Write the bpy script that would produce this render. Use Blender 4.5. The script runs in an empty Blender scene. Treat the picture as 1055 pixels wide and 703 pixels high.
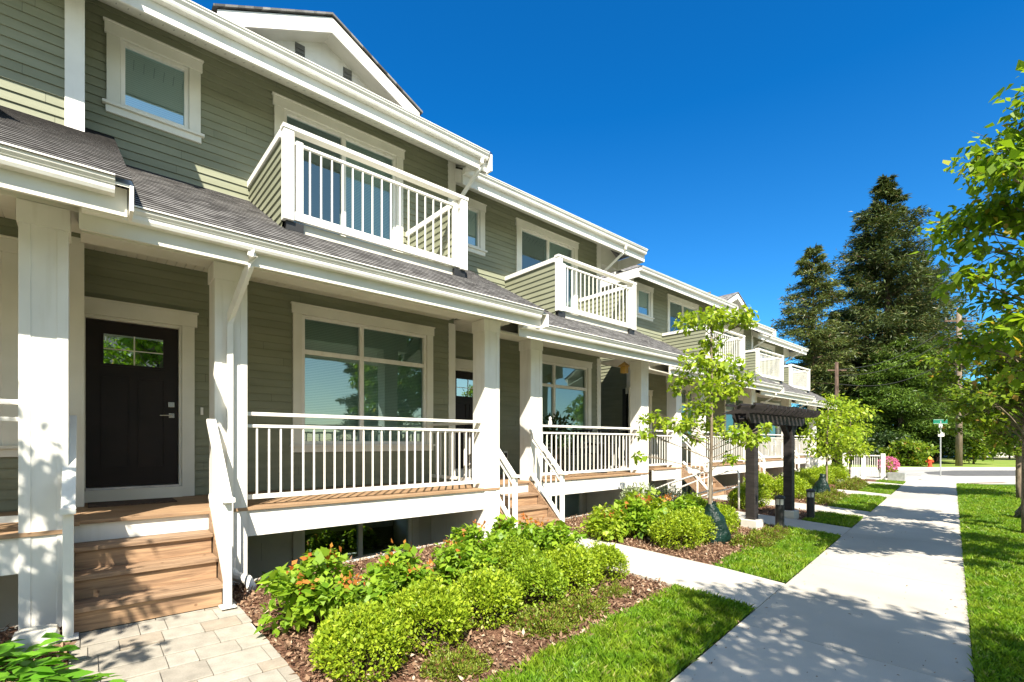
import bpy, math, random
import numpy as np
from mathutils import Vector, Matrix
R = math.radians
random.seed(7)
rng = np.random.default_rng(11)
scene = bpy.context.scene
COL = scene.collection
SK = 0.113            # the sidewalk leans towards the houses by this much per metre
K_SUN, M_SUN = 0.7, 1.3

# ------------------------------------------------------------------ materials
MATS = {}
def mat(name, build):
    if name in MATS: return MATS[name]
    m = bpy.data.materials.new(name); m.use_nodes = True
    nt = m.node_tree; nt.nodes.clear()
    out = nt.nodes.new('ShaderNodeOutputMaterial')
    build(nt, out); MATS[name] = m
    return m
def N(nt, t, **kw):
    n = nt.nodes.new(t)
    for k, v in kw.items():
        if k in n.inputs: n.inputs[k].default_value = v
        else: setattr(n, k, v)
    return n
def L(nt, a, ao, b, bi): nt.links.new(a.outputs[ao], b.inputs[bi])
def c4(c): return (c[0], c[1], c[2], 1)
def coords(nt, scale=(1,1,1), kind='Object'):
    tc = N(nt, 'ShaderNodeTexCoord'); mp = N(nt, 'ShaderNodeMapping')
    mp.inputs['Scale'].default_value = scale
    L(nt, tc, kind, mp, 'Vector'); return mp
def noisy(col, col2, scale=4, rough=0.6, bump=0.1, bscale=60, spec=0.4, stretch=(1,1,1), detail=6, dist=0.01, lo=0.35, hi=0.65, metallic=0):
    def b(nt, out):
        p = N(nt, 'ShaderNodeBsdfPrincipled'); p.inputs['Roughness'].default_value = rough
        p.inputs['Specular IOR Level'].default_value = spec; p.inputs['Metallic'].default_value = metallic
        mp = coords(nt, stretch)
        no = N(nt, 'ShaderNodeTexNoise'); no.inputs['Scale'].default_value = scale; no.inputs['Detail'].default_value = detail
        L(nt, mp, 'Vector', no, 'Vector')
        cr = N(nt, 'ShaderNodeValToRGB'); cr.color_ramp.elements[0].color = c4(col); cr.color_ramp.elements[1].color = c4(col2)
        cr.color_ramp.elements[0].position = lo; cr.color_ramp.elements[1].position = hi
        L(nt, no, 'Fac', cr, 'Fac'); L(nt, cr, 'Color', p, 'Base Color')
        n2 = N(nt, 'ShaderNodeTexNoise'); n2.inputs['Scale'].default_value = bscale; n2.inputs['Detail'].default_value = 4
        L(nt, mp, 'Vector', n2, 'Vector')
        bp = N(nt, 'ShaderNodeBump'); bp.inputs['Strength'].default_value = bump; bp.inputs['Distance'].default_value = dist
        L(nt, n2, 'Fac', bp, 'Height'); L(nt, bp, 'Normal', p, 'Normal')
        L(nt, p, 'BSDF', out, 'Surface')
    return b
def leafmat(c1, c2, trans=0.35, c3=None, f3=0.12, rough=0.45, spec=0.35):
    def b(nt, out):
        g = N(nt, 'ShaderNodeNewGeometry')
        cr = N(nt, 'ShaderNodeValToRGB'); e = cr.color_ramp.elements
        e[0].color = c4(c1); e[1].color = c4(c2)
        if c3:
            e[1].position = 1 - f3 - 0.02
            k = cr.color_ramp.elements.new(1 - f3); k.color = c4(c3)
        L(nt, g, 'Random Per Island', cr, 'Fac')
        p = N(nt, 'ShaderNodeBsdfPrincipled'); p.inputs['Roughness'].default_value = rough
        p.inputs['Specular IOR Level'].default_value = spec
        L(nt, cr, 'Color', p, 'Base Color')
        t = N(nt, 'ShaderNodeBsdfTranslucent')
        gm = N(nt, 'ShaderNodeMixRGB'); gm.blend_type = 'MULTIPLY'; gm.inputs['Fac'].default_value = 1
        gm.inputs['Color2'].default_value = (1.3, 1.25, 0.5, 1)
        L(nt, cr, 'Color', gm, 'Color1'); L(nt, gm, 'Color', t, 'Color')
        mx = N(nt, 'ShaderNodeMixShader'); mx.inputs['Fac'].default_value = trans
        L(nt, p, 'BSDF', mx, 1); L(nt, t, 'BSDF', mx, 2); L(nt, mx, 'Shader', out, 'Surface')
    return b
def glassmat(refl, tint):
    def b(nt, out):
        gl = N(nt, 'ShaderNodeBsdfGlossy'); gl.inputs['Roughness'].default_value = 0.01
        gl.inputs['Color'].default_value = (0.62, 0.86, 0.88, 1)
        tr = N(nt, 'ShaderNodeBsdfTransparent'); tr.inputs['Color'].default_value = c4(tint)
        fr = N(nt, 'ShaderNodeFresnel'); fr.inputs['IOR'].default_value = 1.5
        ad = N(nt, 'ShaderNodeMath'); ad.operation = 'ADD'; ad.use_clamp = True; ad.inputs[1].default_value = refl
        L(nt, fr, 'Fac', ad, 0)
        mx = N(nt, 'ShaderNodeMixShader'); L(nt, ad, 'Value', mx, 'Fac')
        # the slightest waviness of float glass
        no = N(nt, 'ShaderNodeTexNoise'); no.inputs['Scale'].default_value = 1.6
        mp = coords(nt); L(nt, mp, 'Vector', no, 'Vector')
        bp = N(nt, 'ShaderNodeBump'); bp.inputs['Strength'].default_value = 0.12; bp.inputs['Distance'].default_value = 0.02
        L(nt, no, 'Fac', bp, 'Height'); L(nt, bp, 'Normal', gl, 'Normal')
        L(nt, tr, 'BSDF', mx, 1); L(nt, gl, 'BSDF', mx, 2); L(nt, mx, 'Shader', out, 'Surface')
    return b
def m_paint(nt, out):       # exterior white paint: rain streaks, grime, brush marks
    noisy((0.73,0.71,0.655), (0.81,0.79,0.73), 2.5, 0.5, 0.06, 60, 0.3, dist=0.004)(nt, out)
    p = [n for n in nt.nodes if n.type == 'BSDF_PRINCIPLED'][0]; src = p.inputs['Base Color'].links[0].from_socket
    mp = coords(nt, (7,7,0.7)); no = N(nt, 'ShaderNodeTexNoise'); no.inputs['Scale'].default_value = 2.0; no.inputs['Detail'].default_value = 7; L(nt, mp, 'Vector', no, 'Vector')
    cr = N(nt, 'ShaderNodeValToRGB'); cr.color_ramp.elements[0].color = (0.84,0.82,0.77,1); cr.color_ramp.elements[1].color = (1,1,1,1); cr.color_ramp.elements[0].position = 0.33; cr.color_ramp.elements[1].position = 0.48
    L(nt, no, 'Fac', cr, 'Fac'); mx = N(nt, 'ShaderNodeMixRGB'); mx.blend_type = 'MULTIPLY'; mx.inputs['Fac'].default_value = 0.35
    nt.links.new(src, mx.inputs['Color1']); L(nt, cr, 'Color', mx, 'Color2'); L(nt, mx, 'Color', p, 'Base Color')
def island_tone(nt, lo, hi, scale=None):
    p = [n for n in nt.nodes if n.type == 'BSDF_PRINCIPLED'][0]; src = p.inputs['Base Color'].links[0].from_socket
    g = N(nt, 'ShaderNodeNewGeometry'); mr = N(nt, 'ShaderNodeMapRange'); mr.inputs['To Min'].default_value = lo; mr.inputs['To Max'].default_value = hi
    if scale:
        mp = coords(nt); no = N(nt, 'ShaderNodeTexNoise'); no.inputs['Scale'].default_value = scale; no.inputs['Detail'].default_value = 7; L(nt, mp, 'Vector', no, 'Vector')
        mr.inputs['From Min'].default_value = 0.3; mr.inputs['From Max'].default_value = 0.7; L(nt, no, 'Fac', mr, 'Value')
    else: L(nt, g, 'Random Per Island', mr, 'Value')
    mx = N(nt, 'ShaderNodeMixRGB'); mx.blend_type = 'MULTIPLY'; mx.inputs['Fac'].default_value = 1.0
    nt.links.new(src, mx.inputs['Color1']); L(nt, mr, 'Result', mx, 'Color2'); L(nt, mx, 'Color', p, 'Base Color')
def m_siding(nt, out):
    noisy((0.205,0.213,0.142), (0.238,0.246,0.170), 1.3, 0.62, 0.18, 90, 0.3, (1,1,6))(nt, out); island_tone(nt, 0.955, 1.045)
def m_shingle(nt, out):
    p = N(nt, 'ShaderNodeBsdfPrincipled'); p.inputs['Roughness'].default_value = 0.9; p.inputs['Specular IOR Level'].default_value = 0.2
    mp = coords(nt, (11, 7, 0.0))
    w = N(nt, 'ShaderNodeTexVoronoi'); w.inputs['Scale'].default_value = 1.0; w.inputs['Randomness'].default_value = 0.9
    L(nt, mp, 'Vector', w, 'Vector')
    cr = N(nt, 'ShaderNodeValToRGB'); cr.color_ramp.elements[0].color = (0.07,0.063,0.060,1); cr.color_ramp.elements[1].color = (0.235,0.215,0.20,1)
    s = N(nt, 'ShaderNodeSeparateColor'); L(nt, w, 'Color', s, 'Color'); L(nt, s, 'Red', cr, 'Fac')
    no = N(nt, 'ShaderNodeTexNoise'); no.inputs['Scale'].default_value = 220; mp2 = coords(nt); L(nt, mp2, 'Vector', no, 'Vector')
    mx = N(nt, 'ShaderNodeMixRGB'); mx.blend_type = 'OVERLAY'; mx.inputs['Fac'].default_value = 0.7
    L(nt, cr, 'Color', mx, 'Color1'); L(nt, no, 'Color', mx, 'Color2')
    hs = N(nt, 'ShaderNodeHueSaturation'); hs.inputs['Saturation'].default_value = 0.35; L(nt, mx, 'Color', hs, 'Color')
    L(nt, hs, 'Color', p, 'Base Color')
    bp = N(nt, 'ShaderNodeBump'); bp.inputs['Strength'].default_value = 0.5; bp.inputs['Distance'].default_value = 0.008
    L(nt, no, 'Fac', bp, 'Height'); L(nt, bp, 'Normal', p, 'Normal'); L(nt, p, 'BSDF', out, 'Surface')
def m_wood(base, dark):
    def b(nt, out):
        p = N(nt, 'ShaderNodeBsdfPrincipled'); p.inputs['Roughness'].default_value = 0.65
        mp = coords(nt, (22, 1.6, 22))
        no = N(nt, 'ShaderNodeTexNoise'); no.inputs['Scale'].default_value = 1.5; no.inputs['Detail'].default_value = 8; no.inputs['Distortion'].default_value = 0.8
        L(nt, mp, 'Vector', no, 'Vector')
        cr = N(nt, 'ShaderNodeValToRGB'); cr.color_ramp.elements[0].color = c4(dark); cr.color_ramp.elements[1].color = c4(base)
        cr.color_ramp.elements[0].position = 0.3; cr.color_ramp.elements[1].position = 0.62
        L(nt, no, 'Fac', cr, 'Fac')
        mp2 = coords(nt, (3, 5, 6)); v = N(nt, 'ShaderNodeTexVoronoi'); v.inputs['Scale'].default_value = 1.1; L(nt, mp2, 'Vector', v, 'Vector')
        kr = N(nt, 'ShaderNodeValToRGB'); kr.color_ramp.elements[0].color = (0.25,0.15,0.1,1); kr.color_ramp.elements[1].color = (1,1,1,1)
        kr.color_ramp.elements[0].position = 0.03; kr.color_ramp.elements[1].position = 0.11; L(nt, v, 'Distance', kr, 'Fac')
        mx = N(nt, 'ShaderNodeMixRGB'); mx.blend_type = 'MULTIPLY'; mx.inputs['Fac'].default_value = 0.8
        L(nt, cr, 'Color', mx, 'Color1'); L(nt, kr, 'Color', mx, 'Color2'); L(nt, mx, 'Color', p, 'Base Color')
        bp = N(nt, 'ShaderNodeBump'); bp.inputs['Strength'].default_value = 0.3; bp.inputs['Distance'].default_value = 0.006
        L(nt, no, 'Fac', bp, 'Height'); L(nt, bp, 'Normal', p, 'Normal'); L(nt, p, 'BSDF', out, 'Surface')
    return b
def m_concrete(nt, out):
    p = N(nt, 'ShaderNodeBsdfPrincipled'); p.inputs['Roughness'].default_value = 0.85; p.inputs['Specular IOR Level'].default_value = 0.25
    mp = coords(nt)
    a = N(nt, 'ShaderNodeTexNoise'); a.inputs['Scale'].default_value = 0.7; a.inputs['Detail'].default_value = 8; L(nt, mp, 'Vector', a, 'Vector')
    b = N(nt, 'ShaderNodeTexNoise'); b.inputs['Scale'].default_value = 180; b.inputs['Detail'].default_value = 3; L(nt, mp, 'Vector', b, 'Vector')
    cr = N(nt, 'ShaderNodeValToRGB'); cr.color_ramp.elements[0].color = (0.40,0.37,0.32,1); cr.color_ramp.elements[1].color = (0.52,0.485,0.425,1)
    cr.color_ramp.elements[0].position = 0.3; cr.color_ramp.elements[1].position = 0.7; L(nt, a, 'Fac', cr, 'Fac')
    gi = N(nt, 'ShaderNodeNewGeometry'); pr = N(nt, 'ShaderNodeMapRange'); pr.inputs['To Min'].default_value = 0.90; pr.inputs['To Max'].default_value = 1.06
    L(nt, gi, 'Random Per Island', pr, 'Value'); pm = N(nt, 'ShaderNodeMixRGB'); pm.blend_type = 'MULTIPLY'; pm.inputs['Fac'].default_value = 1.0
    L(nt, cr, 'Color', pm, 'Color1'); L(nt, pr, 'Result', pm, 'Color2'); cr = pm
    mx = N(nt, 'ShaderNodeMixRGB'); mx.blend_type = 'OVERLAY'; mx.inputs['Fac'].default_value = 0.22
    L(nt, cr, 'Color', mx, 'Color1'); L(nt, b, 'Fac', mx, 'Color2')
    # small dark stains
    st = N(nt, 'ShaderNodeTexVoronoi'); st.inputs['Scale'].default_value = 2.3; L(nt, mp, 'Vector', st, 'Vector')
    sr = N(nt, 'ShaderNodeValToRGB'); sr.color_ramp.elements[0].color = (0.72,0.7,0.67,1); sr.color_ramp.elements[1].color = (1,1,1,1)
    sr.color_ramp.elements[0].position = 0.02; sr.color_ramp.elements[1].position = 0.06; L(nt, st, 'Distance', sr, 'Fac')
    m2 = N(nt, 'ShaderNodeMixRGB'); m2.blend_type = 'MULTIPLY'; m2.inputs['Fac'].default_value = 0.6
    L(nt, mx, 'Color', m2, 'Color1'); L(nt, sr, 'Color', m2, 'Color2'); L(nt, m2, 'Color', p, 'Base Color')
    bp = N(nt, 'ShaderNodeBump'); bp.inputs['Strength'].default_value = 0.25; bp.inputs['Distance'].default_value = 0.004
    L(nt, b, 'Fac', bp, 'Height'); L(nt, bp, 'Normal', p, 'Normal'); L(nt, p, 'BSDF', out, 'Surface')
def m_blind(nt, out):
    p = N(nt, 'ShaderNodeBsdfPrincipled'); p.inputs['Roughness'].default_value = 0.6
    mp = coords(nt, (1,1,1)); w = N(nt, 'ShaderNodeTexWave'); w.bands_direction = 'Z'; w.inputs['Scale'].default_value = 12.0
    L(nt, mp, 'Vector', w, 'Vector')
    cr = N(nt, 'ShaderNodeValToRGB'); cr.color_ramp.elements[0].color = (0.3,0.31,0.29,1); cr.color_ramp.elements[1].color = (0.66,0.66,0.6,1)
    cr.color_ramp.elements[0].position = 0.05; cr.color_ramp.elements[1].position = 0.35
    L(nt, w, 'Fac', cr, 'Fac'); L(nt, cr, 'Color', p, 'Base Color'); L(nt, p, 'BSDF', out, 'Surface')

W = mat('white_paint', m_paint)
WT = mat('warm_white_paint', noisy((0.66,0.645,0.56), (0.73,0.71,0.63), 2.5, 0.55, 0.05, 40, 0.35))
SID = mat('sage_siding', m_siding)
SHI = mat('asphalt_shingle', m_shingle)
WOOD = mat('cedar_tread', m_wood((0.33,0.215,0.13), (0.14,0.085,0.05)))
WOODG = mat('weathered_deck', m_wood((0.36,0.23,0.13), (0.2,0.12,0.065)))
CON = mat('concrete', m_concrete)
CON2 = mat('pale_concrete', noisy((0.5,0.48,0.42), (0.58,0.56,0.5), 5, 0.8, 0.2, 120))
BASE = mat('foundation_paint', noisy((0.55,0.53,0.45), (0.60,0.58,0.50), 3, 0.75, 0.2, 80))
DOOR = mat('black_door_paint', noisy((0.014,0.010,0.009), (0.02,0.014,0.012), 3, 0.5, 0.05, 50, 0.25))
DARK = mat('room_shade', noisy((0.02,0.022,0.02), (0.035,0.035,0.03), 2, 0.8, 0, 10))
CHROME = mat('satin_nickel', noisy((0.6,0.58,0.55), (0.7,0.68,0.65), 8, 0.25, 0.02, 50, 0.5, metallic=1))
GLASS = mat('window_glass', glassmat(0.19, (0.62,0.76,0.71)))
GLASSU = mat('upper_window_glass', glassmat(0.45, (0.36,0.55,0.58)))
GLASSB = mat('basement_glass', glassmat(0.5, (0.4,0.5,0.45)))
BLIND = mat('window_blind', m_blind)
PERG = mat('black_stained_timber', noisy((0.016,0.014,0.014), (0.034,0.028,0.027), 3, 0.6, 0.3, 30, 0.3, (1,1,8)))
BLACK = mat('black_metal', noisy((0.018,0.018,0.018), (0.03,0.03,0.03), 6, 0.45, 0.03, 60))
BARK = mat('grey_bark', noisy((0.11,0.085,0.06), (0.26,0.21,0.155), 14, 0.9, 0.8, 50, 0.1, (1,1,0.3)))
BARKD = mat('dark_bark', noisy((0.05,0.035,0.028), (0.15,0.10,0.075), 6, 0.95, 0.9, 30, 0.1, (1,1,0.25)))
POLE = mat('pole_timber', noisy((0.15,0.115,0.08), (0.27,0.21,0.155), 6, 0.9, 0.5, 40, 0.1, (4,4,0.3)))
ASPH = mat('asphalt', noisy((0.095,0.095,0.095), (0.13,0.13,0.128), 3, 0.9, 0.4, 200, 0.2))
TURF = mat('turf_soil', noisy((0.035,0.075,0.012), (0.06,0.12,0.02), 3, 0.95, 0.8, 120, 0.1))
MUL = mat('bark_mulch', noisy((0.075,0.036,0.022), (0.24,0.13,0.085), 28, 0.95, 1.0, 70, 0.1, dist=0.03))
EARTH = mat('far_grass', noisy((0.06,0.10,0.025), (0.12,0.13,0.05), 0.3, 0.95, 0.5, 20, 0.1))
BAG = mat('green_plastic', noisy((0.003,0.014,0.011), (0.006,0.026,0.019), 5, 0.42, 0.9, 9, 0.35, dist=0.06))
RED = mat('hydrant_red', noisy((0.5,0.05,0.02), (0.6,0.08,0.03), 6, 0.45, 0.05, 30))
YEL = mat('hydrant_yellow', noisy((0.7,0.45,0.04), (0.8,0.5,0.06), 6, 0.45, 0.05, 30))
SIGNG = mat('sign_green', noisy((0.005,0.12,0.07), (0.005,0.15,0.085), 6, 0.4, 0.0, 30))
GALV = mat('galvanised_steel', noisy((0.45,0.46,0.46), (0.6,0.6,0.6), 8, 0.4, 0.03, 40, 0.5, metallic=0.7))
LAMPG = mat('frosted_lamp', noisy((0.55,0.53,0.48), (0.65,0.62,0.55), 6, 0.3, 0, 30))
BIRD = mat('yellow_lantern_paint', noisy((0.55,0.33,0.06), (0.65,0.4,0.1), 6, 0.5, 0.1, 30))
VENTS = mat('soffit_slot', noisy((0.36,0.35,0.31),(0.40,0.39,0.34),6,0.7,0.05,30))
VENT = mat('vent_grey', noisy((0.12,0.12,0.11), (0.17,0.17,0.15), 6, 0.6, 0.1, 30))
HOUSEX = mat('pale_stucco', noisy((0.5,0.47,0.42), (0.58,0.55,0.5), 2, 0.8, 0.1, 30))
ROOFX = mat('brown_roof', noisy((0.10,0.075,0.06), (0.16,0.12,0.10), 4, 0.9, 0.4, 30))

L_BOX = mat('lime_shrub_leaf', leafmat((0.15,0.25,0.012), (0.42,0.52,0.035), 0.4))
L_DEEP = mat('green_shrub_leaf', leafmat((0.12,0.22,0.012), (0.34,0.46,0.032), 0.38))
L_RED = mat('red_tipped_leaf', leafmat((0.11,0.23,0.014), (0.30,0.44,0.035), 0.4))
L_TIP = mat('orange_new_leaf', leafmat((0.38,0.09,0.02), (0.5,0.24,0.05), 0.3))
L_HEATH = mat('heather_leaf', leafmat((0.09,0.13,0.015), (0.24,0.30,0.03), 0.25, (0.20,0.09,0.05), 0.14))
L_SILV = mat('silver_leaf', leafmat((0.22,0.27,0.15), (0.40,0.46,0.28), 0.25))
L_YOUNG = mat('young_tree_leaf', leafmat((0.15,0.26,0.012), (0.42,0.52,0.05), 0.45))
L_MAPLE = mat('maple_leaf', leafmat((0.10,0.20,0.012), (0.30,0.43,0.035), 0.5, (0.42,0.32,0.05), 0.02))
L_PLAIN = mat('street_tree_leaf', leafmat((0.08,0.15,0.012), (0.26,0.36,0.04), 0.5, (0.35,0.22,0.06), 0.04))
L_FIR = mat('fir_needles', leafmat((0.024,0.045,0.013), (0.10,0.13,0.035), 0.15, (0.13,0.11,0.04), 0.08))
L_PINE = mat('pine_needles', leafmat((0.045,0.075,0.02), (0.16,0.19,0.05), 0.15, (0.16,0.11,0.05), 0.06))
L_CED = mat('cedar_needles', leafmat((0.04,0.09,0.012), (0.16,0.25,0.03), 0.2))
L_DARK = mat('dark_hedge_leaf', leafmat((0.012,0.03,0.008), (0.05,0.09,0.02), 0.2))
def m_grass(nt, out):
    leafmat((0.10,0.20,0.010), (0.27,0.41,0.03), 0.4, (0.36,0.37,0.13), 0.04)(nt, out)
    cr = [n for n in nt.nodes if n.type == 'VALTORGB'][0]; tg = [l.to_socket for l in cr.outputs['Color'].links]
    mp = coords(nt); no = N(nt, 'ShaderNodeTexNoise'); no.inputs['Scale'].default_value = 3.2; no.inputs['Detail'].default_value = 5; L(nt, mp, 'Vector', no, 'Vector')
    c2 = N(nt, 'ShaderNodeValToRGB'); c2.color_ramp.elements[0].color = (0.78,0.92,0.8,1); c2.color_ramp.elements[1].color = (1.14,1.03,1.0,1); c2.color_ramp.elements[0].position = 0.4; c2.color_ramp.elements[1].position = 0.62
    L(nt, no, 'Fac', c2, 'Fac'); mx = N(nt, 'ShaderNodeMixRGB'); mx.blend_type = 'MULTIPLY'; mx.inputs['Fac'].default_value = 1.0
    L(nt, cr, 'Color', mx, 'Color1'); L(nt, c2, 'Color', mx, 'Color2')
    for t in tg: nt.links.new(mx.outputs['Color'], t)
GRASS = mat('grass_blade', m_grass)
CHIP = mat('mulch_chip', leafmat((0.10,0.056,0.032), (0.33,0.215,0.14), 0.0, (0.48,0.37,0.27), 0.08, 0.9, 0.1))
L_PINK = mat('pink_petal', leafmat((0.5,0.10,0.28), (0.7,0.25,0.45), 0.3))
L_HOSTA = mat('broad_leaf', leafmat((0.09,0.26,0.015), (0.17,0.38,0.03), 0.4))

# ------------------------------------------------------------------ mesh helpers
class MB:
    def __init__(s): s.v = []; s.f = []
    def poly(s, pts):
        n = len(s.v); s.v += [tuple(p) for p in pts]; s.f.append(tuple(range(n, n+len(pts)))); return s
    def box(s, x0, x1, y0, y1, z0, z1):
        n = len(s.v)
        s.v += [(x0,y0,z0),(x1,y0,z0),(x1,y1,z0),(x0,y1,z0),(x0,y0,z1),(x1,y0,z1),(x1,y1,z1),(x0,y1,z1)]
        s.f += [tuple(n+i for i in q) for q in ((0,3,2,1),(4,5,6,7),(0,1,5,4),(1,2,6,5),(2,3,7,6),(3,0,4,7))]; return s
    def prism(s, prof, a0, a1, axis='y'):       # profile (u, z) extruded along an axis
        n = len(s.v); k = len(prof)
        for a in (a0, a1):
            for (u, z) in prof: s.v.append((u, a, z) if axis == 'y' else (a, u, z) if axis == 'x' else (u, z, a))
        s.f.append(tuple(range(n, n+k))); s.f.append(tuple(range(n+2*k-1, n+k-1, -1)))
        for i in range(k): j = (i+1) % k; s.f.append((n+i, n+k+i, n+k+j, n+j))
        return s
    def beam(s, p, q, w, h, up=(0,0,1)):
        p = Vector(p); q = Vector(q); d = (q-p).normalized(); side = d.cross(Vector(up)).normalized(); u = side.cross(d)
        n = len(s.v)
        for c in (p, q):
            for (a, b) in ((-1,-1),(1,-1),(1,1),(-1,1)): s.v.append(tuple(c + side*a*w/2 + u*b*h/2))
        s.f += [tuple(n+i for i in qd) for qd in ((0,3,2,1),(4,5,6,7),(0,1,5,4),(1,2,6,5),(2,3,7,6),(3,0,4,7))]; return s
    def tube(s, pts, rads, seg=8, caps=True):
        pts = [Vector(p) for p in pts]
        if not hasattr(rads, '__len__'): rads = [rads]*len(pts)
        n0 = len(s.v); ref = Vector((0.3,0.2,1)).normalized()
        for i, p in enumerate(pts):
            d = (pts[min(i+1,len(pts)-1)] - pts[max(i-1,0)]).normalized()
            r = ref if abs(d.dot(ref)) < 0.95 else Vector((1,0,0))
            a = d.cross(r).normalized(); b = d.cross(a)
            for k in range(seg):
                t = 2*math.pi*k/seg; s.v.append(tuple(p + (a*math.cos(t)+b*math.sin(t))*rads[i]))
        for i in range(len(pts)-1):
            for k in range(seg):
                k2 = (k+1) % seg
                s.f.append((n0+i*seg+k, n0+i*seg+k2, n0+(i+1)*seg+k2, n0+(i+1)*seg+k))
        if caps:
            s.f.append(tuple(n0+k for k in range(seg))[::-1]); s.f.append(tuple(n0+(len(pts)-1)*seg+k for k in range(seg)))
        return s
    def lathe(s, prof, cx=0, cy=0, seg=20):
        n0 = len(s.v)
        for (r, z) in prof:
            for k in range(seg):
                t = 2*math.pi*k/seg; s.v.append((cx+r*math.cos(t), cy+r*math.sin(t), z))
        for i in range(len(prof)-1):
            for k in range(seg):
                k2 = (k+1) % seg
                s.f.append((n0+i*seg+k, n0+i*seg+k2, n0+(i+1)*seg+k2, n0+(i+1)*seg+k))
        s.f.append(tuple(n0+k for k in range(seg))[::-1]); s.f.append(tuple(n0+(len(prof)-1)*seg+k for k in range(seg)))
        return s
    def build(s, name, m, parent=None, smooth=False, bevel=0, loc=None):
        me = bpy.data.meshes.new(name); me.from_pydata(s.v, [], s.f)
        if smooth: me.polygons.foreach_set('use_smooth', [True]*len(me.polygons))
        me.materials.append(m); me.update()
        o = bpy.data.objects.new(name, me); COL.objects.link(o)
        if parent: o.parent = parent
        if loc: o.location = loc
        if bevel:
            b = o.modifiers.new('soft_edges', 'BEVEL'); b.width = bevel; b.segments = 2; b.limit_method = 'ANGLE'
        return o
def tag(o, label=None, cat=None, group=None, kind=None):
    if label: o['label'] = label
    if cat: o['category'] = cat
    if group: o['group'] = group
    if kind: o['kind'] = kind
    return o
def empty(name, loc, label, cat, group=None, rz=0):
    o = bpy.data.objects.new(name, None); COL.objects.link(o); o.location = loc; o.rotation_euler = (0,0,rz)
    o.empty_display_size = 0.3
    return tag(o, label, cat, group)
def clone(root, loc, label, rz=0, scale=1.0, group=None):
    r = root.copy(); COL.objects.link(r); r.location = loc; r.rotation_euler = (0,0,rz); r.scale = (scale,)*3
    r['label'] = label
    if group: r['group'] = group
    for ch in list(root.children):
        c = ch.copy(); COL.objects.link(c); c.parent = r
        for g in list(ch.children):
            d = g.copy(); COL.objects.link(d); d.parent = c
    return r

def quads_mesh(name, V, nper, m, parent=None, loc=None):
    n = len(V)//nper
    me = bpy.data.meshes.new(name)
    me.vertices.add(len(V)); me.vertices.foreach_set('co', np.asarray(V, dtype=np.float32).ravel())
    me.loops.add(len(V)); me.loops.foreach_set('vertex_index', np.arange(len(V), dtype=np.int32))
    me.polygons.add(n); me.polygons.foreach_set('loop_start', np.arange(0, len(V), nper, dtype=np.int32))
    me.update(calc_edges=True); me.materials.append(m)
    o = bpy.data.objects.new(name, me); COL.objects.link(o)
    if parent: o.parent = parent
    if loc: o.location = loc
    return o
def leaf_verts(P, size, outward=None, aspect=0.6, flat=0.5, droop=0.0, jitter=0.3):
    """diamond leaves folded on the midrib: P (n,3)"""
    n = len(P); P = np.asarray(P, float)
    d = rng.normal(size=(n,3))
    if outward is not None: d = d*0.7 + outward*0.9
    d[:,2] -= droop
    d /= np.linalg.norm(d, axis=1)[:,None] + 1e-9
    up = rng.normal(size=(n,3))*(1-flat); up[:,2] += flat*1.6
    s = np.cross(d, up); s /= np.linalg.norm(s, axis=1)[:,None] + 1e-9
    nn = np.cross(s, d)
    L_ = (size*(1+jitter*rng.normal(size=n))).clip(size*0.4, size*1.8)[:,None]
    w = L_*aspect*0.5
    a = P; b = P + d*L_*0.42 + s*w + nn*L_*0.08; c = P + d*L_ - nn*L_*0.08; e = P + d*L_*0.42 - s*w + nn*L_*0.08
    V = np.stack([a,b,c,e], axis=1).reshape(-1,3)
    return V
def leaves(name, P, size, m, parent=None, **kw):
    return quads_mesh(name, leaf_verts(P, size, **kw), 4, m, parent)
def ball(n, c, r, shell=0.55):
    d = rng.normal(size=(n,3)); d /= np.linalg.norm(d, axis=1)[:,None]
    rad = (shell + (1-shell)*rng.random(n))**0.8
    return np.asarray(c) + d*rad[:,None]*np.asarray(r), d

# ------------------------------------------------------------------ terrain
def gz(u): return max(0.0, min(0.12, 0.12*(-1.45-u)/3.8))
def P3(u, y, z): return (u - SK*y, y, z)
def strip(name, u0, u1, y0, y1, m, zoff=0.0, nu=1, ny=1, rough=0.0, thick=None, kind='structure', flat=None):
    mb = MB(); idx = {}
    us = [u0+(u1-u0)*i/nu for i in range(nu+1)]; ys = [y0+(y1-y0)*j/ny for j in range(ny+1)]
    for i, u in enumerate(us):
        for j, y in enumerate(ys):
            idx[i,j] = len(mb.v)
            z = (gz(u) if flat is None else flat) + zoff + (random.uniform(-rough, rough) if 0 < i < nu and 0 < j < ny else 0)
            mb.v.append(P3(u, y, z))
    for i in range(nu):
        for j in range(ny): mb.f.append((idx[i,j], idx[i+1,j], idx[i+1,j+1], idx[i,j+1]))
    if thick:
        for (i0,j0,i1,j1) in [(i,0,i+1,0) for i in range(nu)]+[(i+1,ny,i,ny) for i in range(nu)]+[(0,j+1,0,j) for j in range(ny)]+[(nu,j,nu,j+1) for j in range(ny)]:
            a = mb.v[idx[i0,j0]]; b = mb.v[idx[i1,j1]]
            mb.poly([a, b, (b[0],b[1],b[2]-thick), (a[0],a[1],a[2]-thick)])
    o = mb.build(name, m, smooth=rough > 0)
    return tag(o, kind=kind) if kind else o

# one big sheet to the horizon with an opening for the light wells and the houses
mb = MB()
us = [-500,-60,-16.5,-5.8,-1.45,12,60,500]; ys = [-500,-60,-6,30.2,60,500]
for i in range(len(us)-1):
    for j in range(len(ys)-1):
        if us[i] == -16.5 and ys[j] == -6: continue
        zz = -0.06
        mb.poly([P3(us[i],ys[j],zz), P3(us[i+1],ys[j],zz), P3(us[i+1],ys[j+1],zz), P3(us[i],ys[j+1],zz)])
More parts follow.
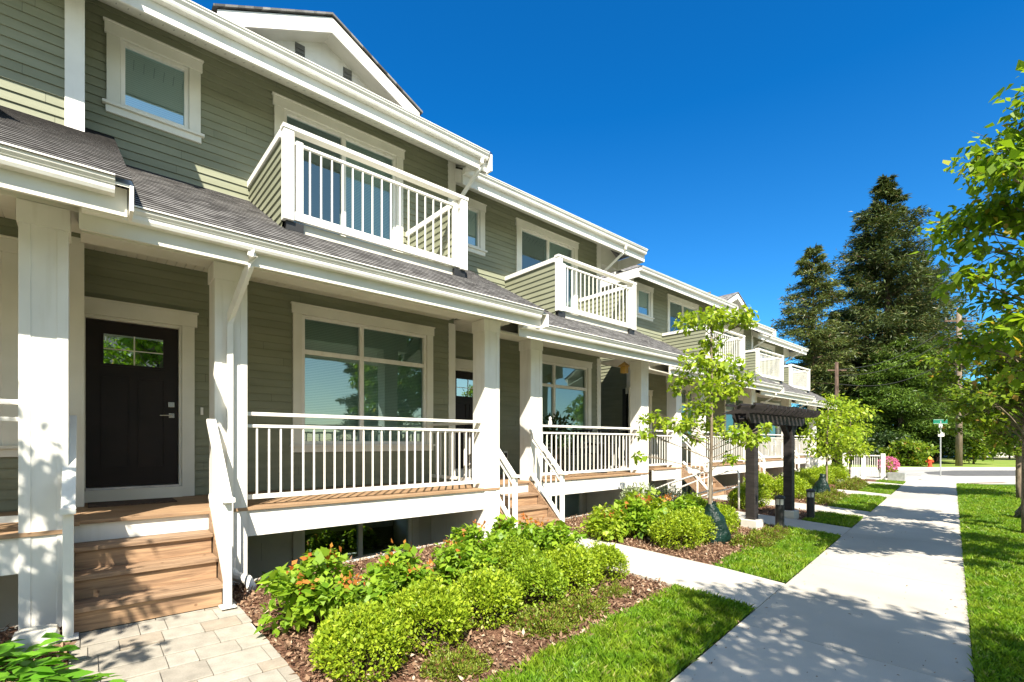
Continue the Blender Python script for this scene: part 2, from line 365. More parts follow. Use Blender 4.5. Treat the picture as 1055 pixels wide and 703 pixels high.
# the drop to the well floor
for (a,b) in (((-5.8,-6),(-5.8,30.2)),((-5.8,30.2),(-16.5,30.2)),((-16.5,30.2),(-16.5,-6)),((-16.5,-6),(-5.8,-6))):
    pa = P3(a[0],a[1],-0.06); pb = P3(b[0],b[1],-0.06)
    mb.poly([pa, pb, (pb[0],pb[1],-0.9), (pa[0],pa[1],-0.9)])
tag(mb.build('ground', EARTH), kind='structure')
tag(MB().poly([P3(-16.5,-6,-0.42),P3(-5.8,-6,-0.42),P3(-5.8,30.2,-0.42),P3(-16.5,30.2,-0.42)]).build('light_well_floor', CON2), kind='structure')
mb = MB()
for z0,z1,w in ((-0.9,0.13,0.1),):
    mb.poly([P3(-5.8,-6,z1),P3(-5.8+w,-6,z1),P3(-5.8+w,30,z1),P3(-5.8,30,z1)])
    mb.poly([P3(-5.8,-6,z1),P3(-5.8,30,z1),P3(-5.8,30,z0),P3(-5.8,-6,z0)])
tag(mb.build('retaining_kerb', CON2), kind='structure')

# sidewalk of separate slabs with tooled joints
SW0, SW1 = -1.45, 0.11
mb = MB(); y = -6.0; k = 0
while y < 27.4:
    y1 = min(y+1.5, 27.6)
    a = [P3(SW0,y+0.003,0), P3(SW1,y+0.003,0), P3(SW1,y1-0.003,0), P3(SW0,y1-0.003,0)]
    mb.poly(a)
    n_ = len(mb.v)-4
    mb.v += [(p[0],p[1],-0.055) for p in a]
    for q in range(4): r_ = (q+1)%4; mb.f.append((n_+q, n_+r_, n_+4+r_, n_+4+q))
    y = y1
tag(mb.build('sidewalk', CON), kind='structure')

PATHS = [(4.98,6.14),(10.0,11.1),(12.85,14.0),(17.9,19.1),(23.0,24.1)]
for k, (a, b) in enumerate(PATHS):
    u_in = -5.35 if k != 1 else -6.3
    mb = MB(); n = 5
    for i in range(n):
        u0 = SW0-0.008+(u_in-SW0)*i/n; u1 = SW0-0.008+(u_in-SW0)*(i+1)/n - (-0.006)
        q = [(u0,a),(u1,a),(u1,b),(u0,b)]
        # paths run square to the houses
        def pt(u,y,dz=0): return (u - SK*(a+b)/2 + (0 if i or u!=q[0][0] else -SK*(y-(a+b)/2)), y, gz(u)+0.02*min(1,(SW0-u)/0.8)+dz)
        mb.poly([pt(*c) for c in q])
        for c, d in ((q[0],q[1]),(q[1],q[2]),(q[2],q[3]),(q[3],q[0])):
            mb.poly([pt(*c),pt(*d),pt(*d,-0.14),pt(*c,-0.14)])
    tag(mb.build('path', CON), kind='structure')
# paver path to the first stairs
mb = MB(); x = -1.5
rows = 0
pv = random.Random(3)
while x > -5.42:
    w = pv.choice([0.16,0.24,0.30]); y = -0.08 - pv.random()*0.3
    while y < 1.08:
        l = pv.choice([0.18,0.27,0.36]); y0 = max(y, -0.08); y1 = min(y+l, 1.08)
        if y1-y0 > 0.04:
            if x < -1.5 - SK*0.3:
                z = gz(x)+0.015+pv.uniform(-.0015,.0015)
                mb.prism([(x-w+0.003,-0.2),(x-w+0.003,z-0.004),(x-w+0.009,z),(x-0.006,z),(x-0.003,z-0.004),(x-0.003,-0.2)], y0+0.003, y1-0.003)
        y += l
    x -= w
def m_pav(nt, out): leafmat((0.30,0.27,0.225), (0.40,0.37,0.315), 0.0, (0.34,0.29,0.23), 0.15, 0.85, 0.2)(nt, out); island_tone(nt, 0.80, 1.05, 9); island_tone(nt, 0.88, 1.05, 90)
PAV = mat('pavers', m_pav)
tag(mb.build('paver_path', PAV), kind='structure')
tag(MB().poly([(-1.6,-0.11,-0.0),(-5.5,-0.11,0.12),(-5.5,1.075,0.12),(-1.6,1.075,-0.0)]).build('paver_bedding', BASE), kind='structure')

# lawns and beds between the paths
LAWN_SPANS = [(-6.0,-0.09),(1.084,4.95),(6.17,9.97),(11.13,12.82),(14.03,17.87),(19.13,22.97),(24.13,25.6)]
for (a, b) in LAWN_SPANS:
    strip('lawn_soil', -2.3, SW0-0.01, a, b, TURF, 0.005, 4, max(2,int((b-a)*4)), 0.008)
    strip('garden_bed', -5.75, -2.3, a, b, MUL, 0.0, 24, max(4,int((b-a)*6)), 0.022)
tag(MB().poly([P3(SW1+0.01,-4,0.004),P3(4.2,-4,0.004),P3(4.2,29.7,0.004),P3(SW1+0.01,25.9,0.004)]).build('lawn_soil', TURF), kind='structure')

def grass_patch(u0, u1, y0, y1, dens, h=0.05, edge=0.0, wide=0.006):
    n = int((u1-u0)*(y1-y0)*dens)
    u = u0 + (u1-u0)*rng.random(n); y = y0 + (y1-y0)*rng.random(n)
    z = np.clip(0.12*(-1.45-u)/3.8, 0, 0.12)
    P = np.stack([u-SK*y, y, z-0.004], 1)
    clump = np.sin(u*9+np.sin(y*7)*2)*np.sin(y*8+np.sin(u*5)*2)*0.3 + 1
    ang = rng.random(n)*2*np.pi; hh = h*(0.6+0.7*rng.random(n))*clump
    lean = rng.normal(size=(n,2))*0.4
    side = np.stack([np.cos(ang), np.sin(ang), 0*ang],1)*wide*(0.7+0.6*rng.random(n))[:,None]
    tip = P + np.stack([lean[:,0]*hh, lean[:,1]*hh, hh],1)
    mid = P + np.stack([lean[:,0]*hh*0.3, lean[:,1]*hh*0.3, hh*0.6],1)
    return np.stack([P-side, P+side, mid+side*0.8, tip], 1).reshape(-1,3)
Vs = []
for (a, b) in LAWN_SPANS:
    dist = max(2.0, math.hypot(2, (a+b)/2)); dn = 9000 if dist < 5 else 5000 if dist < 9 else 2500
    Vs.append(grass_patch(-2.33, SW0-0.012, a, b, dn, 0.055, wide=0.005 if dist < 5 else 0.008))
Vs.append(grass_patch(SW1+0.012, 1.6, 1.8, 8, 7500, 0.05, wide=0.005))
Vs.append(grass_patch(SW1+0.012, 2.6, 8, 13, 4500, 0.05, wide=0.007))
Vs.append(grass_patch(SW1+0.012, 3.0, 13, 19, 2200, 0.055, wide=0.012)); Vs.append(grass_patch(SW1+0.012, 3.4, 19, 25.9, 1300, 0.055, wide=0.018))
tag(quads_mesh('lawn_grass', np.concatenate(Vs), 4, GRASS), 'short mown green grass along both sides of the concrete walk', 'grass', kind='stuff')
Vs = []
for (a, b) in LAWN_SPANS[:5]:
    dn = 1500 if a < 9 else 500
    n = int(dn*3.7*(b-a)); u = -5.75 + 3.5*rng.random(n); y = a + (b-a)*rng.random(n)
    z = np.clip(0.12*(-1.45-u)/3.8, 0, 0.12) + 0.012 + 0.012*rng.random(n)
    Vs.append(leaf_verts(np.stack([u-SK*y,y,z],1), 0.035, aspect=0.45, flat=0.55, jitter=0.6))
tag(quads_mesh('mulch_chips', np.concatenate(Vs), 4, CHIP), 'reddish brown bark mulch chips covering the planting beds', 'mulch', kind='stuff')

n = 420; y = 1.5+rng.random(n)**1.3*14; u = np.where(rng.random(n) < 0.55, np.where(rng.random(n) < 0.5, SW1-0.12*rng.random(n)**2, SW0+0.12*rng.random(n)**2), SW0+(SW1-SW0)*rng.random(n))
tag(quads_mesh('leaf_litter', leaf_verts(np.stack([u-SK*y,y,np.full(n,0.006)],1), 0.02, aspect=0.5, flat=0.92, jitter=0.5), 4, CHIP), 'scattered bits of bark and dry leaf on the concrete walk', 'litter', kind='stuff')
# ------------------------------------------------------------------ cross street (lies across the view beyond the sidewalk)
FW = Vector((-math.sin(math.atan(1.14)), math.cos(math.atan(1.14)), 0)); RT = Vector((FW.y, -FW.x, 0))
FW = Vector((-0.751, 0.660, 0)); RT = Vector((0.660, 0.751, 0))
def cw(lat, fwd, z=0): v = RT*lat + FW*fwd; return (v.x, v.y, z)
def cpoly(name, pts, z, m, thick=0.0):
    mb = MB(); q = [cw(a,b,z) for (a,b) in pts]; mb.poly(q)
    if thick:
        for i in range(len(q)):
            a, b = q[i], q[(i+1)%len(q)]; mb.poly([a,b,(b[0],b[1],z-thick),(a[0],a[1],z-thick)])
    return tag(mb.build(name, m), kind='structure')
cpoly('corner_pavement', [(15.5,23.4),(15.5,21.3),(17.6,19.1),(60,19.1),(60,24.6),(21.5,23.9),(17,23.6)], -0.012, CON)
cpoly('street', [(8.5,23.6),(17.0,23.62),(21.6,23.92),(60,24.7),(60,30.4),(8.5,30.4)], -0.05, mat('light_street', noisy((0.3,0.29,0.27),(0.36,0.35,0.33),1,0.9,0.3,120)))
cpoly('asphalt_patch', [(22.5,24.6),(60,25.2),(60,30.0),(26.5,29.2),(23.6,27.8),(22.3,26)], -0.044, ASPH)
cpoly('far_kerb', [(8.5,30.4),(60,30.4),(60,31.0),(8.5,31.0)], 0.07, CON2, 0.15)
cpoly('far_verge', [(8.5,31.0),(60,31.0),(60,44),(8.5,44)], 0.05, mat('verge_grass', noisy((0.13,0.22,0.03),(0.24,0.28,0.07),0.8,0.95,0.8,30,0.1)), 0.1)
cpoly('manhole_strip', [(18.6,19.6),(20.4,19.9),(20.4,20.2),(18.6,19.9)], -0.007, mat('rusty_iron', noisy((0.12,0.06,0.04),(0.2,0.1,0.06),9,0.8,0.3,40)))
# road beside the right-hand lawn, seen only from a step to the side
tag(strip('road', 4.5, 11.5, -20, 28, ASPH, -0.05, flat=0.0), kind='structure')
strip('road_kerb', 4.2, 4.5, -20, 28, CON2, 0.0, flat=0.015, thick=0.1)
strip('roadside_pavement', 12.0, 13.5, -40, 16, CON, 0, flat=0.0)

# ------------------------------------------------------------------ house building blocks (local: x = out from the wall, y along it)
SJ = random.Random(5)
def siding(mb, a0, a1, z0, z1, holes, fr, e=0.108):
    z = z0; i = 0
    while z < z1-1e-4:
        zt = min(z+e, z1)
        # split the course at hole edges that lie within it
        cuts = sorted({z, zt} | {h for (_,_,b,t) in holes for h in (b,t) if z < h < zt})
        for q0, q1 in zip(cuts[:-1], cuts[1:]):
            iv = [(a0, a1)]
            for (h0,h1,b,t) in holes:
                if b < (q0+q1)/2 < t:
                    nx = []
                    for (s,r) in iv:
                        if h1 <= s or h0 >= r: nx.append((s,r)); continue
                        if h0 > s: nx.append((s,h0))
                        if h1 < r: nx.append((h1,r))
                    iv = nx
            n0 = 0.022-0.017*(q0-z)/e; n1 = 0.022-0.017*(q1-z)/e
            if len(cuts) == 2 and a1-a0 > 2.5:
                br = []; x = a0+SJ.uniform(0.5,3.2)
                while x < a1: br.append(x); x += SJ.choice([2.4,3.0,3.6])
                nx = []
                for (s,r) in iv:
                    for x in br:
                        if s+0.1 < x < r-0.1: nx.append((s,x-0.0012)); s = x+0.0012
                    nx.append((s,r))
                iv = nx
            for (s,r) in iv:
                mb.poly([fr(s,n0,q0), fr(r,n0,q0), fr(r,n1,q1), fr(s,n1,q1)])
                mb.poly([fr(s,0.0,q0), fr(r,0.0,q0), fr(r,n0,q0), fr(s,n0,q0)])
        z = zt; i += 1
FRONT = lambda a,n,z: (n,a,z)
def LEFT(y): return lambda a,n,z: (a, y-n, z)
def RIGHT(y): return lambda a,n,z: (a, y+n, z)

EDGES = []
def shingles(mb, p_e, z_e, p_t, slope, yfun, e=0.115, holes=()):
    """stepped courses from the eave (p_e) up to p_t; yfun(p) gives the interval"""
    c = math.sqrt(1+slope*slope); dp = e/c; p = p_e; jit = random.Random(int(p_e*100))
    while p > p_t+1e-4:
        q = max(p-dp, p_t)
        z0 = z_e+(p_e-p)*slope; z1 = z_e+(p_e-q)*slope
        t = 0.013
        iv0 = yfun(p); iv1 = yfun(q)
        segs = [(iv0[0],iv0[1],iv1[0],iv1[1])]
        for (h0,h1,hp) in holes:
            if (p+q)/2 < hp:
                segs = [(iv0[0],h0,iv1[0],h0),(h1,iv0[1],h1,iv1[1])]
        for (a,b,a2,b2) in segs:
            if b-a < 0.01: continue
            mb.poly([(p,a,z0+t),(p,b,z0+t),(q,b2,z1+0.003),(q,a2,z1+0.003)])
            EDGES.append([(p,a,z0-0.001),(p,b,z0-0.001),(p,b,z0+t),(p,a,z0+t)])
        p = q

EDGE = mat('shingle_edge', noisy((0.02,0.019,0.018),(0.035,0.032,0.03),20,0.95,0.3,80,0.1))  # near-black butt faces paint in the shadow line of each shingle course
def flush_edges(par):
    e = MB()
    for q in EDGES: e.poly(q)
    EDGES.clear(); e.build('shingle_shadow_edges', EDGE, par)
def window(root, y0, y1, z0, z1, cols, transom=None, glass=None, blind='full', recess=-0.2, name='window', head=True):
    """outer trim extents; returns the opening"""
    tw, th, sl = 0.13, 0.16, 0.12
    f = MB(); pf = 0.045
    f.box(-0.06, pf, y0+0.02, y0+0.02+tw, z0+sl, z1-th); f.box(-0.06, pf, y1-0.02-tw, y1-0.02, z0+sl, z1-th)
    f.box(-0.06, pf+0.006, y0, y1, z1-th, z1-0.022)
    f.box(-0.06, pf+0.022, y0-0.012, y1+0.012, z1-0.022, z1)
    w = f.build(name, WT, root, bevel=0.004)
    s = MB(); s.box(-0.06, pf+0.032, y0-0.02, y1+0.02, z0+sl-0.035, z0+sl); s.box(-0.06, pf-0.004, y0+0.012, y1-0.012, z0, z0+sl-0.035)
    s.build('sill', WT, w, bevel=0.003)
    a0, a1 = y0+0.02+tw, y1-0.02-tw; b0, b1 = z0+sl, z1-th
    fw = 0.05
    sa = MB(); sp0, sp1 = -0.055, 0.018
    e = 0.002
    sa.box(sp0, sp1, a0+e, a0+fw, b0+e, b1-e); sa.box(sp0, sp1, a1-fw, a1-e, b0+e, b1-e)
    sa.box(sp0, sp1, a0+fw, a1-fw, b0+e, b0+fw); sa.box(sp0, sp1, a0+fw, a1-fw, b1-fw, b1-e)
    ys = [a0+(a1-a0)*k for k in ([0]+list(cols)+[1])]
    for yy in ys[1:-1]: sa.box(sp0+0.004, sp1-0.004, yy-0.035, yy+0.035, b0+fw, b1-fw)
    if transom:
        for k in range(len(ys)-1):
            l = ys[k]+(fw if k == 0 else 0.035); r = ys[k+1]-(fw if k == len(ys)-2 else 0.035)
            sa.box(sp0+0.008, sp1-0.008, l, r, transom-0.035, transom+0.035)
    sa.build('sash', W, w, bevel=0.003)
    for k in range(len(ys)-1):
        l, r = ys[k]+0.02, ys[k+1]-0.02
        for (zz0, zz1) in ([(b0+0.02, transom), (transom, b1-0.02)] if transom else [(b0+0.02, b1-0.02)]):
            off = -0.03 - 0.004*k - (0.008 if zz0 == transom else 0)
            MB().poly([(off,l,zz0),(off,r,zz0),(off,r,zz1),(off,l,zz1)]).build('pane', glass or GLASS, w)
    if blind:
        bm = MB()
        if blind == 'full': rects = [(a0, a1, b0, b1)]
        elif blind == 'right': rects = [(ys[1], a1, b0, b1), (a0, ys[1], transom or b1-0.3, b1)]
        else: rects = [(ys[1], a1, b0, b1)]
        for (l,r,lo,hi) in rects: bm.poly([(-0.11,l,lo),(-0.11,r,lo),(-0.11,r,hi),(-0.11,l,hi)])
        bm.build('blind', BLIND, w)
    return (y0+0.03, y1-0.03, z0+0.02, z1-0.02)

def rail_set(root, name, p0, p1, z_top_in, rise0, rise1, spacing=0.128, bs=0.018, post0=False, post1=False, topw=0.09, gap=0.14, bot=0.12, m=W, ztop=None):
    """railing between (x,y) points p0 and p1; floor heights rise0/rise1; 1.05 high"""
    H = 1.05 if ztop is None else ztop
    a = Vector((p0[0],p0[1],rise0)); b = Vector((p1[0],p1[1],rise1)); d = b-a; Ld = Vector((d.x,d.y,0)).length
    top = MB().beam(a+Vector((0,0,H-0.02)), b+Vector((0,0,H-0.02)), topw, 0.04)
    if gap: top.beam(a+Vector((0,0,H-gap-0.015)), b+Vector((0,0,H-gap-0.015)), 0.04, 0.035)
    r = top.build(name, m, root, bevel=0.004)
    MB().beam(a+Vector((0,0,bot-0.02)), b+Vector((0,0,bot-0.02)), 0.045, 0.05).build('bottom_rail', m, r)
    n = max(2, int(round(Ld/spacing)))
    for i in range(1, n):
        c = a+d*(i/n)
        MB().box(c.x-bs/2, c.x+bs/2, c.y-bs/2, c.y+bs/2, c.z+bot+0.006, c.z+H-(gap+0.034 if gap else 0.04)).build('baluster', m, r)
    return r

def gutter(root, p, z, y0, y1, name='gutter'):
    prof = [(0,0),(0,-0.125),(0.075,-0.125),(0.088,-0.10),(0.092,-0.07),(0.118,-0.04),(0.122,-0.018),(0.132,-0.014),(0.132,0.0),(0.118,0.0),(0.114,-0.012),(0.10,-0.03),(0.02,-0.05),(0.012,0)]
    mb = MB().prism([(p+u, z+w) for u,w in prof], y0, y1)
    mb.prism([(p+u, z+w) for u,w in prof[:9]], y0-0.004, y0+0.001); mb.prism([(p+u, z+w) for u,w in prof[:9]], y1-0.001, y1+0.004)
    return mb.build(name, W, root, bevel=0.002)

DK, GR, RL = 0.94, 0.14, 1.05
def townhouse(i, y0w, d, width, label, right_over=0.15, hipL=False, hipR=False, gable=False, left_post=None, posts=None, first=False, door_y=0.04, gutR=5.25, stairs=True, wall_depth=9.5, detail=True, far_rail=True):
    root = empty('townhouse', (-d, y0w, 0), label, 'house', 'row of staggered sage green townhouses')
    Wd = width
    holes = []
    # ---- openings
    wy0, wy1 = 2.36, 4.85
    if Wd < 5.2: wy0, wy1 = 2.26, 4.78
    holes.append(window(root, wy0, wy1, 1.50, 3.76, (0.44,), transom=3.04, blind='full', name='porch_window'))
    holes.append(window(root, 0.21, 1.22, 5.66, 6.77, (), glass=GLASSU, blind='full', name='upper_window'))
    holes.append(window(root, 2.10, 4.24, 4.20, 6.77, (0.5,), glass=GLASS, blind='door', name='balcony_door'))
    holes.append(window(root, 2.36, 4.55, -0.4, 0.58, (0.5,), glass=GLASSB, blind=None, name='basement_window'))
    # ---- front door
    dy0, dy1, dz0, dz1 = door_y, door_y+0.92, 1.11, 3.14
    f = MB()
    f.box(-0.08, 0.045, dy0-0.17, dy0-0.03, DK+0.002, dz1+0.04); f.box(-0.08, 0.045, dy1+0.03, dy1+0.17, DK+0.002, dz1+0.04)
    f.box(-0.08, 0.051, dy0-0.2, dy1+0.2, dz1+0.04, dz1+0.21); f.box(-0.08, 0.068, dy0-0.215, dy1+0.215, dz1+0.21, dz1+0.235)
    f.box(-0.08, 0.02, dy0-0.03, dy0, dz0-0.03, dz1+0.04); f.box(-0.08, 0.02, dy1, dy1+0.03, dz0-0.03, dz1+0.04); f.box(-0.08, 0.018, dy0, dy1, dz1, dz1+0.04)
    fr_ = f.build('door_frame', WT, root, bevel=0.003)
    MB().box(-0.08, 0.09, dy0-0.03, dy1+0.03, DK+0.002, dz0-0.032).build('threshold', WT, fr_)
    MB().box(-0.06, 0.075, dy0, dy1, dz0-0.03, dz0-0.004).build('sill_plate', GALV, fr_)
    dm = MB(); pd = -0.03
    dm.box(-0.06, pd, dy0+0.004, dy1-0.004, dz0, dz1-0.004)
    def frame(y_0,y_1,z_0,z_1,w=0.018,t=0.012):
        dm.box(pd-0.001,pd+t,y_0,y_1,z_0,z_0+w); dm.box(pd-0.001,pd+t,y_0,y_1,z_1-w,z_1); dm.box(pd-0.001,pd+t,y_0,y_0+w,z_0+w,z_1-w); dm.box(pd-0.001,pd+t,y_1-w,y_1,z_0+w,z_1-w)
    frame(dy0+0.14, dy0+0.42, dz0+0.22, dz0+1.36); frame(dy1-0.42, dy1-0.14, dz0+0.22, dz0+1.36)
    frame(dy0+0.14, dy1-0.14, dz1-0.55, dz1-0.14, 0.025, 0.014)
    dr = dm.build('front_door', DOOR, root)
    MB().poly([(pd+0.006,dy0+0.165,dz1-0.525),(pd+0.006,dy1-0.165,dz1-0.525),(pd+0.006,dy1-0.165,dz1-0.165),(pd+0.006,dy0+0.165,dz1-0.165)]).build('door_glass', mat('door_light_glass', glassmat(0.45,(0.4,0.42,0.4))), dr)
    g = MB(); mid = (dy0+dy1)/2
    g.box(pd+0.008,pd+0.014,mid-0.007,mid+0.007,dz1-0.525,dz1-0.165); g.box(pd+0.009,pd+0.0135,dy0+0.165,dy1-0.165,dz1-0.352,dz1-0.340); g.build('glazing_bar', WT, dr)
    if detail:
        h = MB(); hy = dy1-0.075
        h.box(pd,pd+0.02,hy-0.035,hy+0.03,dz0+1.0,dz0+1.065); h.box(pd,pd+0.018,hy-0.03,hy+0.03,dz0+0.86,dz0+0.92)
        h.tube([(pd+0.02,hy,dz0+0.89),(pd+0.055,hy,dz0+0.89),(pd+0.06,hy-0.02,dz0+0.89),(pd+0.06,hy-0.13,dz0+0.888)],0.009,8)
        h.build('door_handle', CHROME, dr, bevel=0.003)
        MB().box(0.02,0.035,dy1+0.24,dy1+0.27,2.02,2.12).build('doorbell', W, root)
    MB().box(0.25,0.72,dy0+0.02,dy0+0.82,DK+0.002,DK+0.016).build('doormat', mat('coir_mat', noisy((0.05,0.035,0.03),(0.12,0.08,0.06),40,0.95,0.8,200)), root)
    holes.append((dy0-0.16, dy1+0.16, DK-0.05, dz1+0.2))
    # ---- walls
    mb = MB(); siding(mb, 0.0, Wd, 0.74, 7.05, holes, FRONT)
    wall = mb.build('wall', SID, root)
    mb = MB(); siding(mb, 0.0, Wd, -0.88, 0.74, holes, FRONT, 0.27); mb.build('foundation_wall', BASE, wall)
    # near-black core and reveals, coloured to stand in for the shade of unlit rooms
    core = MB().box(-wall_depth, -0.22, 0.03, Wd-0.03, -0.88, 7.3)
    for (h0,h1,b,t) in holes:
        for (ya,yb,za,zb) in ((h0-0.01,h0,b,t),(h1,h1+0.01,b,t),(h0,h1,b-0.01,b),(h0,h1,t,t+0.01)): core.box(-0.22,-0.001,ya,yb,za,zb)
    core.build('dark_core', DARK, wall)
    s = MB(); siding(s, -wall_depth if hipR else -1.0, 0.0, -0.88, 7.05 if hipR else 7.5, [], RIGHT(Wd)); s.build('side_wall', SID, wall)
    s = MB(); siding(s, -wall_depth if hipL else -1.0, 0.0, -0.88, 7.05, [], LEFT(0.0 if hipL else 0.03)); s.build('side_wall', SID, wall)
    if hipL: MB().box(0.0,0.034,-0.034,0.11,0.3,7.0).box(-0.13,0.0,-0.034,0.0,0.3,7.0).build('corner_board', W, wall)
    s = MB(); s.box(0.0, 0.034, Wd-0.13, Wd+0.034, 4.0, 7.0); s.box(-0.13, 0.0, Wd+0.0, Wd+0.034, 4.0, 7.0)
    s.build('corner_board', W, wall, bevel=0.003)
    s = MB(); s.box(0.0, 0.03, Wd-0.12, Wd+0.03, -0.8, 3.9); s.build('corner_board', WT, wall)
    # ---- deck
    PF = 1.78
    dk = MB(); n = 13; dR = (posts[1][1] if posts else 4.97)
    if Wd < 5.2 or hipR: dR = posts[1][1]
    for k in range(n):
        x0 = PF+0.02-(k+1)*1.84/n; dk.box(x0+0.003, x0+1.84/n-0.003, 0.0 if not left_post else left_post[0], dR if x0 > 1.3 else Wd, DK-0.035, DK)
    deck = dk.build('deck', WOODG, root, bevel=0.003)
    p2 = posts[0]; p3 = posts[1]
    MB().box(PF-0.055, PF-0.012, p2[0]-0.0, p3[1], 0.62, DK-0.037).build('fascia_board', W, deck)
    MB().box(PF-0.055, PF-0.02, p2[0]-1.2, p2[0], DK-0.2, DK-0.037).build('step_riser', W, deck)
    und = MB(); yy = 0.2
    while yy < p3[1]-0.1: und.box(0.03, PF-0.06, yy, yy+0.04, DK-0.20, DK-0.04); yy += 0.4
    und.build('joists', WT, deck)
    # ---- posts
    plist = list(posts)+([left_post[1]] if left_post else [])
    for (a, b) in plist:
        pm = MB().box(PF-0.30, PF, a, b, 0.10, 3.56)
        pp = pm.build('porch_post', W, root, bevel=0.006)
        c = MB(); c.box(PF-0.312, PF+0.012, a-0.012, b+0.012, 3.38, 3.557)
        c.box(PF-0.001, PF+0.006, a, a+0.07, 0.12, 3.38); c.box(PF-0.001, PF+0.006, b-0.07, b, 0.12, 3.38)
        c.build('post_trim', W, pp, bevel=0.003)
        MB().box(PF-0.34, PF+0.04, a-0.04, b+0.04, -0.1, 0.115).build('post_footing', CON2, pp, bevel=0.01)
    # knee wall behind the right post, closing the light well
    MB().box(0.03, PF-0.30, p3[1]-0.17, p3[1]-0.02, -0.88, DK-0.21).build('pier_wall', W, root)
    # ---- deck railing
    rail_set(root, 'deck_railing', (PF-0.13, p2[1]), (PF-0.13, p3[0]), None, DK, DK)
    if far_rail: rail_set(root, 'side_railing', (PF-0.3, p3[1]-0.15), (0.03, p3[1]-0.15), None, DK, DK, 0.14)
    # ---- stairs
    if stairs:
        sy0, sy1 = (p2[0]-1.1, p2[0]-0.06)
        rs = (DK-GR)/4; run = 0.25
        st = MB(); rb = None
        for k in range(1, 4):
            z = DK-rs*k; x0 = PF+run*(k-1)
            st.box(x0-0.015 if k > 1 else x0+0.0, x0+run*0.5+0.003, sy0, sy1, z-0.038, z); st.box(x0+run*0.5+0.006, x0+run+0.025, sy0, sy1, z-0.038, z)
        stairs_o = st.build('stairs', WOOD, root, bevel=0.004)
        rm = MB()
        for k in range(1, 4):
            z = DK-rs*k; rm.box(PF+run*k-0.03, PF+run*k-0.008, sy0+0.01, sy1-0.01, z-rs+0.002, z-0.04)
        rm.build('riser', mat('cedar_riser', m_wood((0.40,0.25,0.14),(0.18,0.105,0.06))), stairs_o)
        for yy in (sy0-0.045, sy1+0.005):
            sg = MB(); sg.prism([(PF,DK-0.28),(PF,DK-0.02),(PF+0.06,DK-0.02),(PF+run*3+0.03,GR+0.16),(PF+run*3+0.03,GR),(PF+run*2.4,GR)], yy, yy+0.04)
            sg.build('stringer', WOOD, stairs_o)
        for yy in (sy0-0.02, sy1+0.02):
            r = rail_set(root, 'stair_railing', (PF+0.05, yy), (PF+run*3+0.06, yy), None, DK-0.02, GR+0.02, 0.12, bot=0.2, ztop=0.98, gap=0.0 if i == 1 else 0.14, topw=0.085)
            MB().box(PF+run*3+0.045, PF+run*3+0.105, yy-0.032, yy+0.032, GR, GR+0.98).build('newel_post', W, r, bevel=0.004)
            MB().box(PF+run*3+0.01, PF+run*3+0.14, yy-0.06, yy+0.06, GR, GR+0.012).build('base_plate', W, r)
            MB().beam((PF+run*3+0.04,yy,GR+0.985),(PF+run*3+0.17,yy,GR+0.985),0.09,0.04).build('rail_end', W, r)
            if not detail: break
    # ---- porch roof
    pe, ze, sl = 2.46, 3.62, 0.577
    yl, yr = (0.0 if not hipL else -1.55), gutR+0.1
    if left_post: yl = left_post[0]-0.35
    by0, by1, bp = 1.80, 4.41, 1.59
    rf = MB(); shingles(rf, pe+0.13, ze-0.02, 0.0, sl, (lambda p: (yl,yr)), holes=((by0,by1,bp),))
    if not hipR: shingles(rf, -0.0, ze-0.02+(pe+0.13)*sl, -0.62, sl, lambda p: (Wd+0.035, yr))
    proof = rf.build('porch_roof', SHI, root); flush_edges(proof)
    sub = MB(); zt = ze-0.045
    for (a,b,pi) in ((yl,by0,0.0),(by1,yr,0.0),(by0,by1,bp)):
        sub.prism([(pi,zt+(pe+0.1-pi)*sl),(pe+0.1,zt),(pe+0.1,zt-0.02),(pi,zt+(pe+0.1-pi)*sl-0.05)], a+0.012, b-0.012)
    sub.build('sheathing', WT, proof)
    rk = MB()
    rk.prism([(-0.0,ze+0.01+pe*sl),(pe+0.12,ze-0.055),(pe+0.12,ze-0.24),(pe-0.1,ze-0.24),(-0.0,ze-0.20+pe*sl)], yr-0.012, yr+0.012)
    rk.build('rake_board', W, proof)
    MB().box(pe-0.028, pe-0.001, yl, yr-0.02, ze-0.25, ze-0.04).build('fascia', WT, proof)
    sof = MB(); sof.prism([(PF,ze-0.02),(PF,ze-0.0),(pe-0.03,ze-0.21),(pe-0.03,ze-0.235)], yl, yr-0.02); sof.build('soffit', WT, proof)
    MB().box(PF-0.30, PF-0.0, yl+0.005, yr-0.05, 3.562, 3.90).build('porch_beam', WT, root, bevel=0.005)
    cl = MB(); k = yl+0.02
    cl.box(0.02, PF-0.302, yl+0.01, yr-0.06, 3.962, 3.98)
    while k < yr-0.1: cl.box(0.024, PF-0.305, k, min(k+0.094, yr-0.07), 3.95, 3.9615); k += 0.1
    cl.build('porch_ceiling', WT, root)
    gut = gutter(root, pe, ze, yl+0.02, gutR, 'porch_gutter')
    if detail: MB().lathe([(0.09,3.93),(0.1,3.945),(0.1,3.951)], 0.9, 0.55, 20).build('ceiling_light', W, root)
    # downpipe on the second post
    c = (p2[0]+p2[1])/2
    dp = MB() if i in (0,2) else MB().tube([(pe+0.05,c+0.03,ze-0.1),(pe+0.05,c+0.03,ze-0.17),(pe-0.02,c+0.03,ze-0.24),(PF+0.09,c-0.02,ze-0.62),(PF+0.045,c-0.02,ze-0.72),(PF+0.045,c-0.02,0.42)],[0.042]*6,4)
    if i not in (0,2): dp.tube([(PF+0.045,c-0.02,0.42),(PF+0.06,c-0.02,0.30),(PF+0.14,c+0.02,0.235),(PF+0.26,c+0.1,0.215),(PF+0.32,c+0.12,0.15),(PF+0.33,c+0.12,0.02)],[0.05]*6,10)
